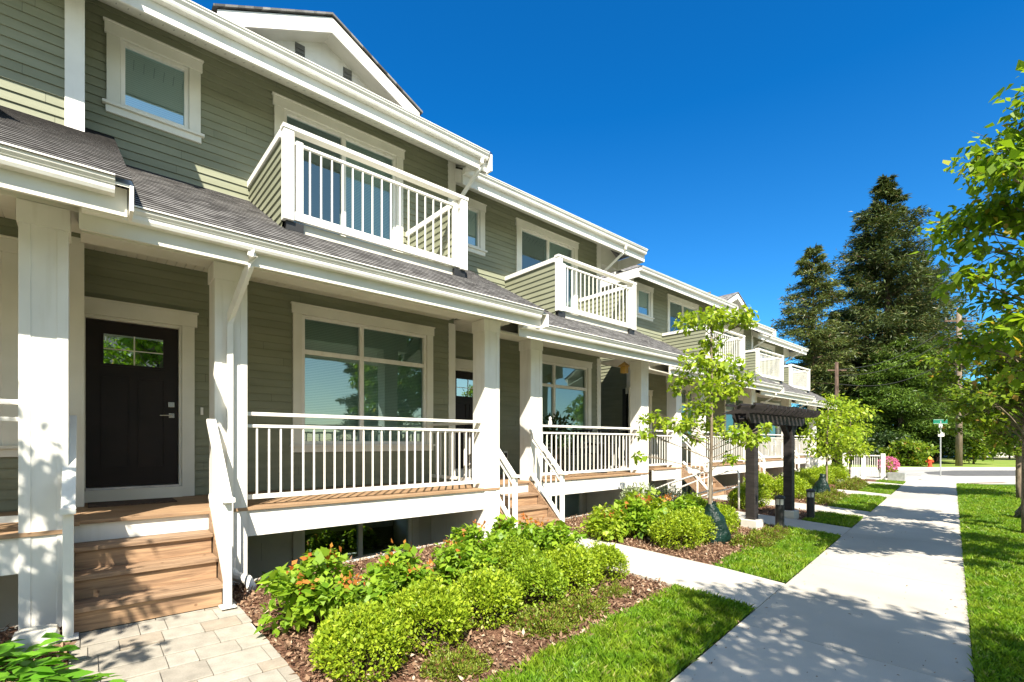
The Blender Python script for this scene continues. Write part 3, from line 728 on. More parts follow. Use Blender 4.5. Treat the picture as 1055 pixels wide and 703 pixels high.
    if i not in (0,2): dp.build('downpipe', W, root, smooth=False, bevel=0.004)
    # ---- upper roof
    ue, uz, us_ = 0.87, 6.77, 0.55
    dpth = wall_depth/2
    ly = -0.85 if hipL else 0.0; ry = Wd+0.85 if hipR else Wd+right_over
    rt = -dpth
    def yf(p):
        t = ue+0.1-p
        return (ly+(t if hipL else 0), ry-(t if hipR else 0))
    rf = MB(); shingles(rf, ue+0.12, uz-0.01, rt if not (hipL and hipR) else max(rt, ue-2.9), us_, yf, 0.125)
    zr = uz-0.01+(ue+0.12-rt)*us_; a, b = yf(rt)
    rf.poly([(rt,a,zr),(rt,b,zr),(2*rt-ue,ry,uz),(2*rt-ue,ly,uz)])
    if hipL: rf.poly([(ue+0.1,ly,uz),(rt,a,zr),(2*rt-ue,ly,uz)])
    if hipR: rf.poly([(ue+0.1,ry,uz),(rt,b,zr),(2*rt-ue,ry,uz)])
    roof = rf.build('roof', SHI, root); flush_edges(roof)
    fs = MB(); fs.box(ue-0.03, ue-0.002, ly+0.02, ry-0.02, uz-0.29, uz-0.02)
    if hipR: fs.box(2*rt-ue, ue-0.03, ry-0.03, ry-0.002, uz-0.29, uz-0.02)
    else: fs.prism([(ue+0.13,uz-0.03),(rt,uz+(ue-rt)*us_+0.03),(rt,uz+(ue-rt)*us_-0.22),(ue-0.02,uz-0.32),(ue+0.13,uz-0.32)], ry-0.03, ry+0.0)
    if hipL: fs.box(2*rt-ue, ue-0.03, ly+0.002, ly+0.03, uz-0.29, uz-0.02)
    if not hipL: fs.prism([(ue-0.03,uz-0.27),(ue-0.03,uz-0.02),(-1.2,uz+1.1),(-1.2,uz+0.82)], ly+0.002, ly+0.02)
    fs.build('fascia', W, roof, bevel=0.003)
    so = MB(); e0 = ue-0.03
    zs = lambda p: uz-0.27+(e0-p)*0.56
    so.prism([(0.0,zs(0)),(e0,zs(e0)),(e0,zs(e0)+0.02),(0.0,zs(0)+0.02)], ly+0.03, ry-0.03)
    if hipR: so.box(-wall_depth, 0.0, Wd, ry-0.03, uz-0.27, uz-0.25); so.box(-0.02, 0.0, Wd+0.03, ry-0.03, uz-0.25, zs(0)+0.02)
    else: so.prism([(0.0,zs(0)),(0.0,zs(0)+0.02),(-0.9,zs(-0.9)+0.02),(-0.9,zs(-0.9))], Wd-0.02, ry-0.03)
    if hipL: so.box(-wall_depth, 0.0, ly+0.03, 0.0, uz-0.27, uz-0.25); so.box(-0.02, 0.0, ly+0.03, -0.03, uz-0.25, zs(0)+0.02)
    n_plain = len(so.f)
    if detail:
        k = 0.08; sv = so
        while k < ry-0.1:
            sv.prism([(0.42,zs(0.42)-0.003),(0.54,zs(0.54)-0.003),(0.54,zs(0.54)+0.002),(0.42,zs(0.42)+0.002)], k, k+0.010)
            k += 0.11
    sof_o = so.build('soffit', WT, roof); sof_o.data.materials.append(VENTS)
    for q in range(n_plain, len(so.f)): sof_o.data.polygons[q].material_index = 1
    gutter(root, ue, uz, ly+0.02, ry-0.06, 'roof_gutter')
    c = Wd-0.02 if not hipR else Wd-0.1
    if i != 0: MB().tube([(ue+0.05,c+0.0,uz-0.11),(ue+0.05,c,uz-0.2),(ue-0.02,c,uz-0.28),(0.12,c-0.02,uz-0.68),(0.085,c-0.02,uz-0.78),(0.085,c-0.02,5.1)],[0.042]*6,4).build('roof_downpipe', W, root, bevel=0.004)
    # ---- gable dormer above the eave
    if gable:
        gp, gc, hw, rise = 0.4, 2.83, 1.5, 0.76
        zb = 5.64+1.65; za = zb+rise
        g = MB(); t = 0.20
        for sgn in (-1, 1):
            e1 = (gc+sgn*hw, zb); e2 = (gc, za)
            pr = [e1, e2, (e2[0], e2[1]-t*1.12), (e1[0], e1[1]-t)] if sgn < 0 else [e2, e1, (e1[0],e1[1]-t),(e2[0],e2[1]-t*1.12)]
            g.prism(pr, gp-0.03, gp, 'x')
        gr = g.build('gable_fascia', W, root)
        gw = MB(); gw.prism([(gc-hw+0.3,zb-0.13),(gc+hw-0.3,zb-0.13),(gc+hw-0.3,zb-0.02),(gc,za-0.2),(gc-hw+0.3,zb-0.02)], gp-0.33, gp-0.30, 'x'); gw.build('gable_wall', W, gr)
        for yy in (gc-0.43, gc+0.30):
            vt = MB()
            for q in range(5): vt.box(gp-0.299, gp-0.282, yy, yy+0.12, zb+0.02+q*0.06, zb+0.055+q*0.06)
            vt.box(gp-0.299,gp-0.292,yy-0.01,yy+0.13,zb+0.0,zb+0.34)
            vt.build('gable_vent', VENT, gr)
        sf = MB()
        for sgn in (-1, 1):
            e1 = Vector((gc+sgn*(hw-0.02), zb-0.17)); e2 = Vector((gc, za-0.2))
            sf.poly([(gp-0.03,e1.x,e1.y),(gp-0.03,e2.x,e2.y),(gp-0.34,e2.x,e2.y),(gp-0.34,e1.x,e1.y)])
        sf.build('gable_soffit', WT, gr)
        rr = MB()
        for sgn in (-1, 1):
            e1 = (gc+sgn*(hw+0.05), zb+0.0); e2 = (gc, za+0.03)
            q = [(gp+0.03,)+e1, (gp+0.03,)+e2, (gp-3.2,)+e2, (gp-3.2,)+e1]
            rr.poly(q); rr.poly([(x,y,z+0.03) for (x,y,z) in q][::-1]); rr.poly([q[0],q[1],(q[1][0],q[1][1],q[1][2]+0.03),(q[0][0],q[0][1],q[0][2]+0.03)])
        rr.build('gable_roof', SHI, gr)
    # ---- balcony
    bz = 4.30
    bal = MB().box(0.0, bp-0.02, by0+0.1, by1-0.1, bz-0.16, bz).build('balcony', BASE, root)
    for (ya, yb, ca, cb) in ((by0, by0+0.10, by0-0.04, by0+0.14), (by1-0.10, by1, by1-0.14, by1+0.04)):
        bw = MB(); siding(bw, 0.0, bp-0.03, 4.05, 5.26, [], LEFT(ya)); siding(bw, 0.0, bp-0.03, 4.05, 5.26, [], RIGHT(yb))
        bw.poly([(0,ya,5.261),(bp-0.03,ya,5.261),(bp-0.03,yb,5.261),(0,yb,5.261)])
        bw.build('balcony_wall', SID, bal)
        MB().box(0.03, bp-0.03, ca, cb, 5.262, 5.35).build('wall_cap', W, bal, bevel=0.004)
    for yy in (by0-0.02, by1-0.10): MB().box(bp-0.03, bp+0.07, yy, yy+0.12, bz-0.02, 5.34).build('balcony_post', W, bal, bevel=0.004)
    for yy in (by0+0.13, by1-0.22): MB().box(bp-0.01, bp+0.05, yy, yy+0.08, bz+0.04, 5.25).build('inner_post', W, bal, bevel=0.004)
    for yy in (by0+0.02, by1-0.20): MB().box(bp-0.05, bp+0.03, yy, yy+0.2, bz-0.13, bz-0.021).build('balcony_foot', BLACK, bal)
    br = MB(); br.box(bp-0.04, bp+0.08, by0-0.03, by1+0.03, 5.342, 5.39); br.box(bp+0.0, bp+0.04, by0+0.1, by1-0.1, 5.20, 5.235); br.box(bp-0.005, bp+0.045, by0+0.1, by1-0.1, bz+0.0, bz+0.1)
    brl = br.build('balcony_railing', W, root, bevel=0.004)
    n = 17
    for k in range(1, n):
        yy = by0+0.16+(by1-by0-0.32)*k/n
        MB().box(bp+0.012, bp+0.029, yy-0.0085, yy+0.0085, bz+0.1, 5.20).build('baluster', W, brl)
    return root

U = 0.113
TH = []
TH.append(townhouse(0, -5.34, 7.18, 5.3, 'townhouse cut off by the left edge, its porch post left of the nearest black door', posts=((1.05,1.35),(4.945,5.235)), gutR=5.50, right_over=0.3))
TH.append(townhouse(1, -0.04, 7.68, 5.3, 'nearest complete townhouse with a black front door, wooden steps and a gable above the eave', posts=((1.06,1.37),(4.66,4.96)), gable=True, gutR=5.14))
TH.append(townhouse(2, 5.27, 8.28, 5.14, 'second townhouse whose porch holds a potted plant, at the end of the nearer block', posts=((0.90,1.20),(4.44,4.74)), hipR=True, gutR=5.35, door_y=0.33))
TH.append(townhouse(3, 12.95, 9.05, 5.25, 'townhouse at the near end of the farther block, behind the slender lime tree', posts=((1.05,1.35),(4.66,4.96)), hipL=True, left_post=(-1.5,(-0.36,-0.06)), gutR=5.3, detail=False))
TH.append(townhouse(4, 18.2, 9.65, 5.25, 'townhouse with a small gable in the farther block, behind the black pergola', posts=((1.05,1.35),(4.66,4.96)), gable=True, gutR=5.3, detail=False))
TH.append(townhouse(5, 23.45, 10.25, 5.6, 'farthest townhouse, its balcony the last in the row before the dark conifers', posts=((1.05,1.35),(4.66,4.96)), hipR=True, gutR=5.6, detail=False))
t3 = TH[3]
rail_set(t3, 'deck_railing', (1.65,-1.5), (1.65,-0.36), None, DK, DK)
MB().box(1.72,1.765,-1.5,-0.1,0.62,DK-0.037).build('fascia_board', W, t3)

# ------------------------------------------------------------------ shrubs
def shrub_mesh(kind, seed):
    global rng
    rng = np.random.default_rng(seed)
    if kind == 'box':
        P = []; D = []
        for k in range(26):
            th = rng.random()*2*np.pi; r = 0.24*math.sqrt(rng.random()); zc = 0.12+0.24*math.sqrt(max(0,1-(r/0.27)**2))*rng.uniform(0.75,1.1)
            p, d = ball(230, (r*math.cos(th), r*math.sin(th), zc), (0.11,0.11,0.09), 0.5); P.append(p); D.append(d)
        p, d = ball(2200, (0,0,0.2), (0.33,0.33,0.24), 0.7); P.append(p); D.append(d)
        P = np.concatenate(P); D = np.concatenate(D); P[:,2] = np.maximum(P[:,2], 0.01)
        sh = []
        for k in range(34):
            th = rng.random()*2*np.pi; q = rng.random(); a = np.array([0.27*math.cos(th)*q, 0.27*math.sin(th)*q, 0.36*math.sqrt(max(0.05,1-q*q*0.8))]); dd = np.array([math.cos(th)*q*0.6, math.sin(th)*q*0.6, 0.9])
            sh.append(a+np.outer(rng.random(22)*rng.uniform(0.08,0.17), dd)+rng.normal(size=(22,3))*0.012)
        sh = np.concatenate(sh); P = np.concatenate([P, sh]); D = np.concatenate([D, np.tile([0,0,0.6],(len(sh),1))+rng.normal(size=(len(sh),3))*0.6])
        D = D + np.array([0,0,0.5])
        return leaf_verts(P, 0.028, outward=D, aspect=0.62, flat=0.45)
    if kind == 'leafy':
        P = []; D = []
        for k in range(34):
            th = rng.random()*2*np.pi; r = 0.36*math.sqrt(rng.random()); zc = 0.15+0.42*rng.random()*(1-(r/0.5)**2)
            p, d = ball(38, (r*math.cos(th), r*math.sin(th), zc), (0.13,0.13,0.10), 0.4); P.append(p); D.append(d)
        P = np.concatenate(P); D = np.concatenate(D); P[:,2] = np.maximum(P[:,2], 0.01)
        return leaf_verts(P, 0.082, outward=D*0.6, aspect=0.72, flat=0.7, droop=0.25)
    if kind == 'heath':
        P, d = ball(20000, (0,0,0.02), (0.36,0.25,0.19), 0.3); k = P[:,2] > 0.0; P = P[k]; d = d[k]
        P[:,2] *= 0.7+0.5*np.sin(P[:,0]*17)*np.sin(P[:,1]*19+1)
        return leaf_verts(P, 0.03, outward=d*0.4+np.array([0,0,0.8]), aspect=0.34, flat=0.2)
    if kind == 'silver':
        P, d = ball(2600, (0,0,0.3), (0.36,0.36,0.32), 0.4); P[:,2] = np.maximum(P[:,2], 0.01)
        return leaf_verts(P, 0.05, outward=d*0.6+np.array([0,0,0.7]), aspect=0.25, flat=0.3)
def make_shrub(name, kind, m, seed, tips=None):
    V = shrub_mesh(kind, seed); r = bpy.data.objects.new(name, None); COL.objects.link(r)
    quads_mesh('foliage', V, 4, m, r)
    if tips:
        P = []
        for k in range(tips):
            th = rng.random()*2*np.pi; rr = 0.36*math.sqrt(rng.random())
            c = (rr*math.cos(th), rr*math.sin(th), 0.16+0.46*(1-(rr/0.5)**2)*rng.uniform(0.8,1.1))
            P.append(np.asarray(c)+rng.normal(size=(8,3))*0.025)
        quads_mesh('new_leaves', leaf_verts(np.concatenate(P), 0.06, aspect=0.6, flat=0.5), 4, L_TIP, r)
    st = MB()
    for k in range(6):
        t = k*1.05; st.tube([(0.02*math.cos(t),0.02*math.sin(t),-0.02),(0.09*math.cos(t),0.09*math.sin(t),0.13),(0.17*math.cos(t),0.17*math.sin(t),0.27)],[0.009,0.007,0.003],5)
    if kind != 'heath': st.build('stems', BARKD, r)
    return r
protos = {}
used = {}
def shrub(kind, x, y, scale, label, cat='shrub', group=None, rz=None):
    spec = {'boxa':('box',L_BOX,1),'boxb':('box',L_BOX,2),'boxd':('box',L_DEEP,3),'red':('leafy',L_RED,4),'redb':('leafy',L_RED,14),'leafy':('leafy',L_YOUNG,5),'heath':('heath',L_HEATH,6),'silver':('silver',L_SILV,7)}[kind]
    nm = {'box':'shrub','leafy':'leafy_shrub','heath':'heather','silver':'silver_shrub'}[spec[0]]
    z = gz(x+SK*y)-0.01
    if kind not in protos:
        protos[kind] = make_shrub(nm, spec[0], spec[1], spec[2], tips=(8 if kind == 'red' else 4 if kind in ('redb','leafy') else None))
        r = protos[kind]; r.location = (x,y,z); r.rotation_euler = (0,0,rz if rz is not None else random.random()*6.28); r.scale = (scale,)*3
        tag(r, label, cat, group); return r
    r = clone(protos[kind], (x,y,z), label, rz if rz is not None else random.random()*6.28, scale, group); r['category'] = cat
    if group is None and 'group' in r: del r['group']
    return r
G1 = 'clipped lime shrubs in the planting beds'; G2 = 'leafy shrubs behind the clipped ones'; G3 = 'low heather clumps at the lawn edge'
shrub('boxa', -3.22, 1.45, 1.02, 'rounded lime shrub nearest the camera in the front bed, beside the paver path', group=G1)
shrub('boxb', -3.34, 2.05, 1.06, 'rounded lime shrub second from the paver path in the front row of the near bed', group=G1)
shrub('boxa', -3.42, 2.68, 1.03, 'rounded lime shrub in the middle of the front row of the near bed', group=G1)
shrub('boxd', -3.46, 3.32, 1.04, 'slightly darker rounded shrub, fourth from the paver path in the near bed', group=G1)
shrub('boxb', -3.55, 3.95, 1.05, 'rounded lime shrub second from the concrete path in the near bed', group=G1)
shrub('boxa', -3.55, 4.52, 0.92, 'rounded lime shrub against the edge of the first concrete path', group=G1)
shrub('red', -4.35, 1.50, 0.98, 'leafy green shrub with orange-red new tips at the corner of the paver path', group=G2)
shrub('redb', -3.95, 1.85, 0.7, 'large-leaved shrub just behind the nearest rounded lime shrub', group=G2)
shrub('red', -4.3, 2.30, 0.88, 'leafy shrub with red tips in front of the left half of the basement window', group=G2)
shrub('redb', -4.35, 3.05, 0.82, 'leafy shrub in front of the right half of the basement window', group=G2)
shrub('boxd', -4.2, 3.75, 1.0, 'large round green shrub behind the front row, before the white corner post', group=G2)
shrub('redb', -4.35, 4.5, 0.95, 'leafy shrub at the foot of the white post beside the second stairs', group=G2)
shrub('redb', -4.95, 3.75, 0.85, 'leafy shrub close to the light well, behind the large round green shrub', group=G2)
shrub('redb', -4.95, 4.4, 0.9, 'leafy shrub tight against the left side of the second stairs', group=G2)
for (x,y,l) in ((-6.5,1.9,'low leafy plant added in the light well left of the basement window'),(-6.45,2.6,'low leafy plant added in the light well before the basement window'),(-6.5,3.3,'low leafy plant added in the light well right of the basement window centre'),(-6.45,4.0,'low leafy plant added in the light well beside the white pier')):
    shrub('leafy', x, y, 0.75, l, group='low plants added in the light well for its window reflection').location.z = -0.42  # mostly hidden plants, added to give the basement glass greenery to reflect
shrub('heath', -2.85, 1.98, 0.75, 'low brownish heather clump nearest the camera by the lawn', 'heather', G3, 1.4)
shrub('heath', -2.98, 3.0, 0.9, 'low green heather clump midway along the near lawn', 'heather', G3, 1.2)
shrub('heath', -3.05, 3.55, 0.95, 'low heather clump beyond the middle one, before the first concrete path', 'heather', G3, 1.7)
shrub('heath', -3.15, 4.2, 0.6, 'small heather clump closest to the first concrete path', 'heather', G3, 1.5)
# second bed
shrub('leafy', -4.9, 6.35, 0.95, 'pale leafy shrub right of the second stairs by the path', group=G2)
shrub('redb', -4.6, 6.85, 1.1, 'leafy yellow-green shrub below the second porch railing', group=G2)
shrub('leafy', -4.9, 7.35, 1.25, 'tall yellow-green leafy shrub before the white pier of the second porch', group=G2)
shrub('boxa', -3.9, 6.75, 1.2, 'rounded lime shrub at the near corner of the second bed', group=G1)
shrub('boxb', -3.95, 7.3, 1.15, 'rounded lime shrub just left of the green watering bag', group=G1)
shrub('redb', -4.4, 7.75, 1.1, 'leafy shrub behind the young tree with the watering bag', group=G2)
shrub('silver', -5.4, 8.1, 1.25, 'silvery grey-green shrub in front of the white corner post of the second porch', group=G2)
shrub('silver', -5.3, 8.9, 1.1, 'silvery shrub beyond the second porch, beside the far stairs', group=G2)
shrub('boxa', -4.0, 8.25, 1.15, 'rounded lime shrub between the watering bag and the black pergola', group=G1)
shrub('boxd', -4.7, 8.7, 1.25, 'rounded green shrub behind the near pergola post', group=G1)
shrub('boxb', -4.35, 9.15, 0.9, 'small lime shrub at the foot of the near pergola post', group=G1)
shrub('heath', -3.25, 7.9, 1.1, 'brownish heather clump in front of the green watering bag', 'heather', G3, 1.3)
shrub('heath', -3.3, 8.6, 1.0, 'heather clump on the mulch before the pergola', 'heather', G3, 1.6)
shrub('heath', -3.35, 9.2, 0.8, 'heather clump beside the near bollard light', 'heather', G3, 1.5)
# beyond the pergola
far = [('boxa',-5.0,11.8,1.2,'rounded lime shrub seen between the two pergola posts'),('boxb',-5.1,12.4,1.3,'lime shrub right of the far pergola post'),
       ('boxa',-5.2,14.5,1.3,'rounded lime shrub left of the farther watering bag'),('boxb',-5.1,15.2,1.35,'lime shrub directly behind the farther watering bag'),
       ('boxa',-5.5,16.2,1.4,'lime shrub right of the farther watering bag'),('boxa',-6.2,15.6,1.4,'lime shrub at the foot of the farther porches'),
       ('boxb',-5.6,17.1,1.4,'lime shrub at the end of the third bed'),('boxa',-6.0,19.6,1.45,'lime shrub beginning the fourth bed'),
       ('boxb',-6.0,20.5,1.45,'lime shrub in the middle of the fourth bed'),('boxa',-5.8,21.5,1.45,'lime shrub late in the fourth bed'),
       ('boxd',-6.3,22.5,1.4,'green shrub closing the fourth bed'),('boxb',-6.6,24.7,1.4,'lime shrub near the white corner fence')]
for (k,x,y,s,l) in far: shrub(k,x,y,s,l,group=G1)
for (x,y,s,l) in ((-4.3,14.7,1.2,'reddish heather clump at the start of the third bed'),(-4.35,15.4,1.3,'heather clump on mulch right of the farther watering bag'),(-4.5,16.4,1.4,'heather clump in the third bed by the lawn'),
    (-4.9,19.7,1.5,'heather clump starting the fourth bed'),(-5.0,20.6,1.5,'heather clump in the fourth bed'),(-5.2,21.8,1.5,'heather clump ending the fourth bed')):
    shrub('heath', x, y, s, l, 'heather', G3, 1.4)
# broad-leaved plant at the lower left
r = empty('hosta_plant', (-4.12,-0.34,0.03), 'bright green broad-leaved plant in the bottom left corner', 'plant')
V = []
for (cx,cy,n_) in ((0,0,60),(-0.25,-0.15,50),(0.12,0.22,40),(-0.5,0.0,45)):
    for k in range(n_):
        th = random.random()*6.28; el = random.uniform(0.1,1.2); l = random.uniform(0.10,0.17)
        base = Vector((cx,cy,0.05)) + Vector((math.cos(th)*math.cos(el),math.sin(th)*math.cos(el),math.sin(el)))*random.uniform(0.10,0.27)
        d = Vector((math.cos(th),math.sin(th),random.uniform(-0.35,0.3))).normalized(); s_ = d.cross(Vector((random.uniform(-.4,.4),random.uniform(-.4,.4),1))).normalized(); nn = s_.cross(d)
        ring = [base, base+d*l*0.3+s_*l*0.26+nn*l*.07, base+d*l*0.65+s_*l*0.22+nn*l*.05, base+d*l-nn*l*.08, base+d*l*0.65-s_*l*0.22+nn*l*.05, base+d*l*0.3-s_*l*0.26+nn*l*.07]
        V += [tuple(p) for p in ring]
quads_mesh('foliage', V, 6, L_HOSTA, r)
clone(r, (-4.55,-0.62,0.05), 'broad-leaved plant under the first porch deck at far lower left', 1.7, 1.0)

# ------------------------------------------------------------------ trees
def limb(mb, p, q, r0, r1, bend=0.1, seg=7):
    p = Vector(p); q = Vector(q); n = 5; pts = []; rs = []
    off = Vector((random.uniform(-1,1),random.uniform(-1,1),random.uniform(-.2,.6)))*bend*(q-p).length
    for k in range(n+1):
        t = k/n; pts.append(p.lerp(q,t)+off*math.sin(math.pi*t)*0.5); rs.append(r0+(r1-r0)*t)
    mb.tube(pts, rs, seg); return pts
def young_tree(loc, label, clumps, trunk_top, trunk_pts=None, size=0.085, m=None, group='young street trees with watering bags'):
    r = empty('young_tree', loc, label, 'tree', group)
    tb = MB(); limb(tb, (0,0,-0.05), (0.03,0.02,trunk_top), 0.035, 0.012, 0.02)
    P = []; D = []
    for (c, rad, n) in clumps:
        p, d = ball(int(n*1.7), c, (rad*1.05,rad*1.05,rad*0.65), 0.1); P.append(p); D.append(d*0.4)
        base = (0.01,0.01,min(max(1.1, c[2]-0.15-0.25*math.hypot(c[0],c[1])), trunk_top-0.05))
        pts = limb(tb, base, c, 0.009, 0.003, 0.12, 5)
        for k in range(7): e = Vector(c)+Vector((random.uniform(-1,1),random.uniform(-1,1),random.uniform(-.5,.6)))*rad*0.85; limb(tb, pts[3], e, 0.0035, 0.0015, 0.15, 4)
    tb.build('trunk', BARK, r, smooth=True)
    leaves('crown', np.concatenate(P), size, m or L_YOUNG, r, outward=np.concatenate(D), aspect=0.62, flat=0.65, droop=0.45)
    return r
def lat_off(px_dx, px_dy, depth): # picture offsets turned into metres along the view's right/up directions
    return RT*(px_dx/500*depth), px_dy/500*depth
def clump(px, py, trunk_px, depth, fo=0.0, base_z=0.05):
    # crown clump centre: px,py measured in the photo at the tree's depth
    lat = (px-trunk_px)/500*depth; z = 1.65+(456-py)/500*depth-base_z
    v = RT*lat + FW*fo; return (v.x, v.y, z)
T1 = (738-8-527.5)/500
dep = 7.84
v = RT*(T1*dep)+FW*dep
cl = []
for (px,py,rad,n,fo) in ((735,328,0.30,150,0),(712,330,0.26,110,0.1),(757,327,0.26,110,-.1),(770,332,0.16,40,0),(735,352,0.22,80,0.1),(720,372,0.32,150,0),(746,378,0.36,190,.1),(768,388,0.22,70,0),(706,388,0.22,70,.2),(730,398,0.34,170,-.1),
                        (758,400,0.25,100,.1),(720,420,0.26,100,0),(704,437,0.24,90,-.1),(684,437,0.16,50,0),(666,447,0.16,50,.1),(660,470,0.11,22,.1),(676,428,0.13,32,.1),(738,437,0.22,80,.2),(757,447,0.28,120,0),(776,452,0.2,64,0),(790,440,0.12,26,0),(718,452,0.16,40,.1),(700,400,0.13,30,.2),(752,472,0.14,30,0),(665,432,0.1,20,.1)):
    cl.append((clump(px,py,730,dep,fo), rad, n))
tree1 = young_tree((v.x,v.y,0.05), 'slender young tree with lime leaves rising from a green watering bag, left of the pergola', cl, 3.6)
def watering_bag(loc, label, rz=0, h=0.62, group='green plastic watering bags around tree feet'):
    r = empty('watering_bag', loc, label, 'bag', group, rz)
    mb = MB(); seg = 22; rings = [(0.17,0.0),(0.205,0.04),(0.195,0.14),(0.165,0.28),(0.13,0.42),(0.09,0.54),(0.055,h)]
    idx = len(mb.v)
    for j,(rr,z) in enumerate(rings):
        for k in range(seg):
            t = 2*math.pi*k/seg; q = rr*(1+0.14*math.sin(2*t+j*0.8)+0.12*math.sin(5*t+j*2.3)+0.07*math.sin(9*t+j))
            mb.v.append((q*math.cos(t)*1.15+0.07*(1-z/h), q*math.sin(t), z))
    for j in range(len(rings)-1):
        for k in range(seg): k2=(k+1)%seg; mb.f.append((idx+j*seg+k,idx+j*seg+k2,idx+(j+1)*seg+k2,idx+(j+1)*seg+k))
    mb.f.append(tuple(idx+k for k in range(seg)))
    b = mb.build('bag_body', BAG, r, smooth=True)
    mb2 = MB().tube([(0.05+0.02*math.cos(t),0.05*math.sin(t),h-0.02+0.03*math.sin(3*t)) for t in [k*0.7 for k in range(10)]],0.016,6); mb2.build('bag_tie', BAG, b, smooth=True)
    return r
bag1 = watering_bag((v.x+0.02,v.y+0.03,0.04), 'crumpled green watering bag around the young tree left of the pergola', math.atan2(RT.y,RT.x))
# second and third young trees beyond the pergola
dep = 13.9; px0 = 852; v2 = RT*((px0-527.5)/500*dep)+FW*dep
cl = []
for (px,py,rad,n,fo) in ((858,412,0.35,110,0),(872,425,0.5,200,.2),(850,432,0.5,190,0),(838,448,0.4,120,.1),(862,450,0.55,220,-.2),(880,445,0.4,120,0),(845,465,0.4,120,.1),(866,468,0.45,150,.2),(884,462,0.3,70,0),(836,430,0.3,70,0)):
    cl.append((clump(px,py,px0,dep,fo), rad, n))
young_tree((v2.x,v2.y,0.04), 'young lime-leaved tree rising just right of the black pergola', cl, 2.6, size=0.10)
watering_bag((v2.x-0.1,v2.y,0.04), 'green watering bag among lime shrubs right of the pergola', math.atan2(RT.y,RT.x)+2.6, 0.7)
dep = 19.5; px0 = 875; v3 = RT*((px0-527.5)/500*dep)+FW*dep
cl = [(clump(px,py,px0,dep,fo),rad,n) for (px,py,rad,n,fo) in ((872,420,0.7,200,0),(886,440,0.7,190,.4),(862,448,0.6,150,0),(890,424,0.5,120,0),(876,460,0.6,150,-.3))]
young_tree((v3.x,v3.y,0.02), 'farther young tree with pale trunk before the white corner fence', cl, 2.9, size=0.13)

def street_tree(name, loc, label, h0, h1, rad, trunk_r, nleaf, size, m, seed, group='street trees on the right-hand lawn', lean=(0,0), clusters=70, dense=0.16, keep=None):
    global rng
    rng = np.random.default_rng(seed); random.seed(seed)
    r = empty(name, loc, label, 'tree', group)
    tb = MB(); fork = h0+0.25*(h1-h0)
    limb(tb, (0,0,-0.05), (lean[0]*0.5,lean[1]*0.5,fork), trunk_r, trunk_r*0.7, 0.03, 10)
    limb(tb, (lean[0]*0.5,lean[1]*0.5,fork), (lean[0],lean[1],h1-0.3), trunk_r*0.7, trunk_r*0.15, 0.05, 8)
    P = []; D = []; zc = (h0+h1)/2; hz = (h1-h0)/2
    for k in range(clusters):
        d = rng.normal(size=3); d /= np.linalg.norm(d); q = (0.35+0.65*rng.random())
        c = np.array([lean[0]+d[0]*rad*q, lean[1]+d[1]*rad*q, zc+d[2]*hz*q])
        # wider low, narrower high
        t = (c[2]-h0)/(h1-h0); s_ = 1.12-0.5*t*t; c[0] = lean[0]+(c[0]-lean[0])*s_; c[1] = lean[1]+(c[1]-lean[1])*s_
        rr = rad*rng.uniform(dense*0.8, dense*1.5)
        p, dd = ball(nleaf, c, (rr*1.25,rr*1.25,rr*0.55), 0.05)
        P.append(p); D.append(dd*0.4)
        hb = max(h0*0.9, c[2]-0.55*math.hypot(c[0]-lean[0],c[1]-lean[1])-0.1); f = min(1,hb/h1)
        pts = limb(tb, (lean[0]*f,lean[1]*f,hb), tuple(c), trunk_r*0.22, 0.006, 0.12, 5)
        for _ in range(4):
            e = Vector(c)+Vector(rng.normal(size=3))*rr*0.6; limb(tb, pts[4], e, 0.006, 0.002, 0.1, 4)
    tb.build('trunk', BARK, r, smooth=True)
    leaves('crown', np.concatenate(P), size, m, r, outward=np.concatenate(D), aspect=0.7, flat=0.72, droop=0.5)
    return r
def on_lawn(u, y): return (u-SK*y, y, 0.0)
mt = street_tree('maple_tree', on_lawn(1.62,8.7), 'leafy maple overhanging the picture at the upper right, trunk just outside the frame', 2.1, 6.4, 1.85, 0.075, 150, 0.10, L_MAPLE, 21, clusters=150, dense=0.165)
cutree = street_tree('maple_tree', (3.02,1.72,0), 'maple beside the camera whose shadow dapples the near walk', 3.2, 6.7, 1.65, 0.08, 75, 0.11, L_MAPLE, 33, clusters=120, dense=0.19)
street_tree('maple_tree', (-2.75,-2.45,0.05), 'small tree behind the camera shading the first porch post', 2.6, 5.2, 1.25, 0.05, 45, 0.1, L_MAPLE, 35, clusters=42, dense=0.17, group='trees outside the picture')
street_tree('street_tree', on_lawn(1.0,12.65), 'street tree with a dark trunk at the right edge of the picture', 1.7, 4.3, 1.3, 0.085, 80, 0.10, L_PLAIN, 41, clusters=80)
street_tree('street_tree', on_lawn(1.45,20.5), 'low spreading street tree on the lawn with a green watering bag at its foot', 1.3, 4.5, 1.6, 0.075, 115, 0.12, L_PLAIN, 45, clusters=120)
bx = on_lawn(1.85,20.6); watering_bag((bx[0],bx[1],0.0), 'dark green watering bag leaning at the foot of the low street tree', 0.7, 0.75)
bx = on_lawn(1.25,15.0); watering_bag((bx[0],bx[1],0.0), 'dark green watering bag half hidden by the trunk at the right edge', 2.2, 0.6)
st = MB().tube([(0,0,-0.02),(0,0,1.5)],0.03,8).build('tree_stake', POLE, loc=on_lawn(1.6,20.0)); tag(st, 'pale wooden stake beside the low street tree', 'stake')

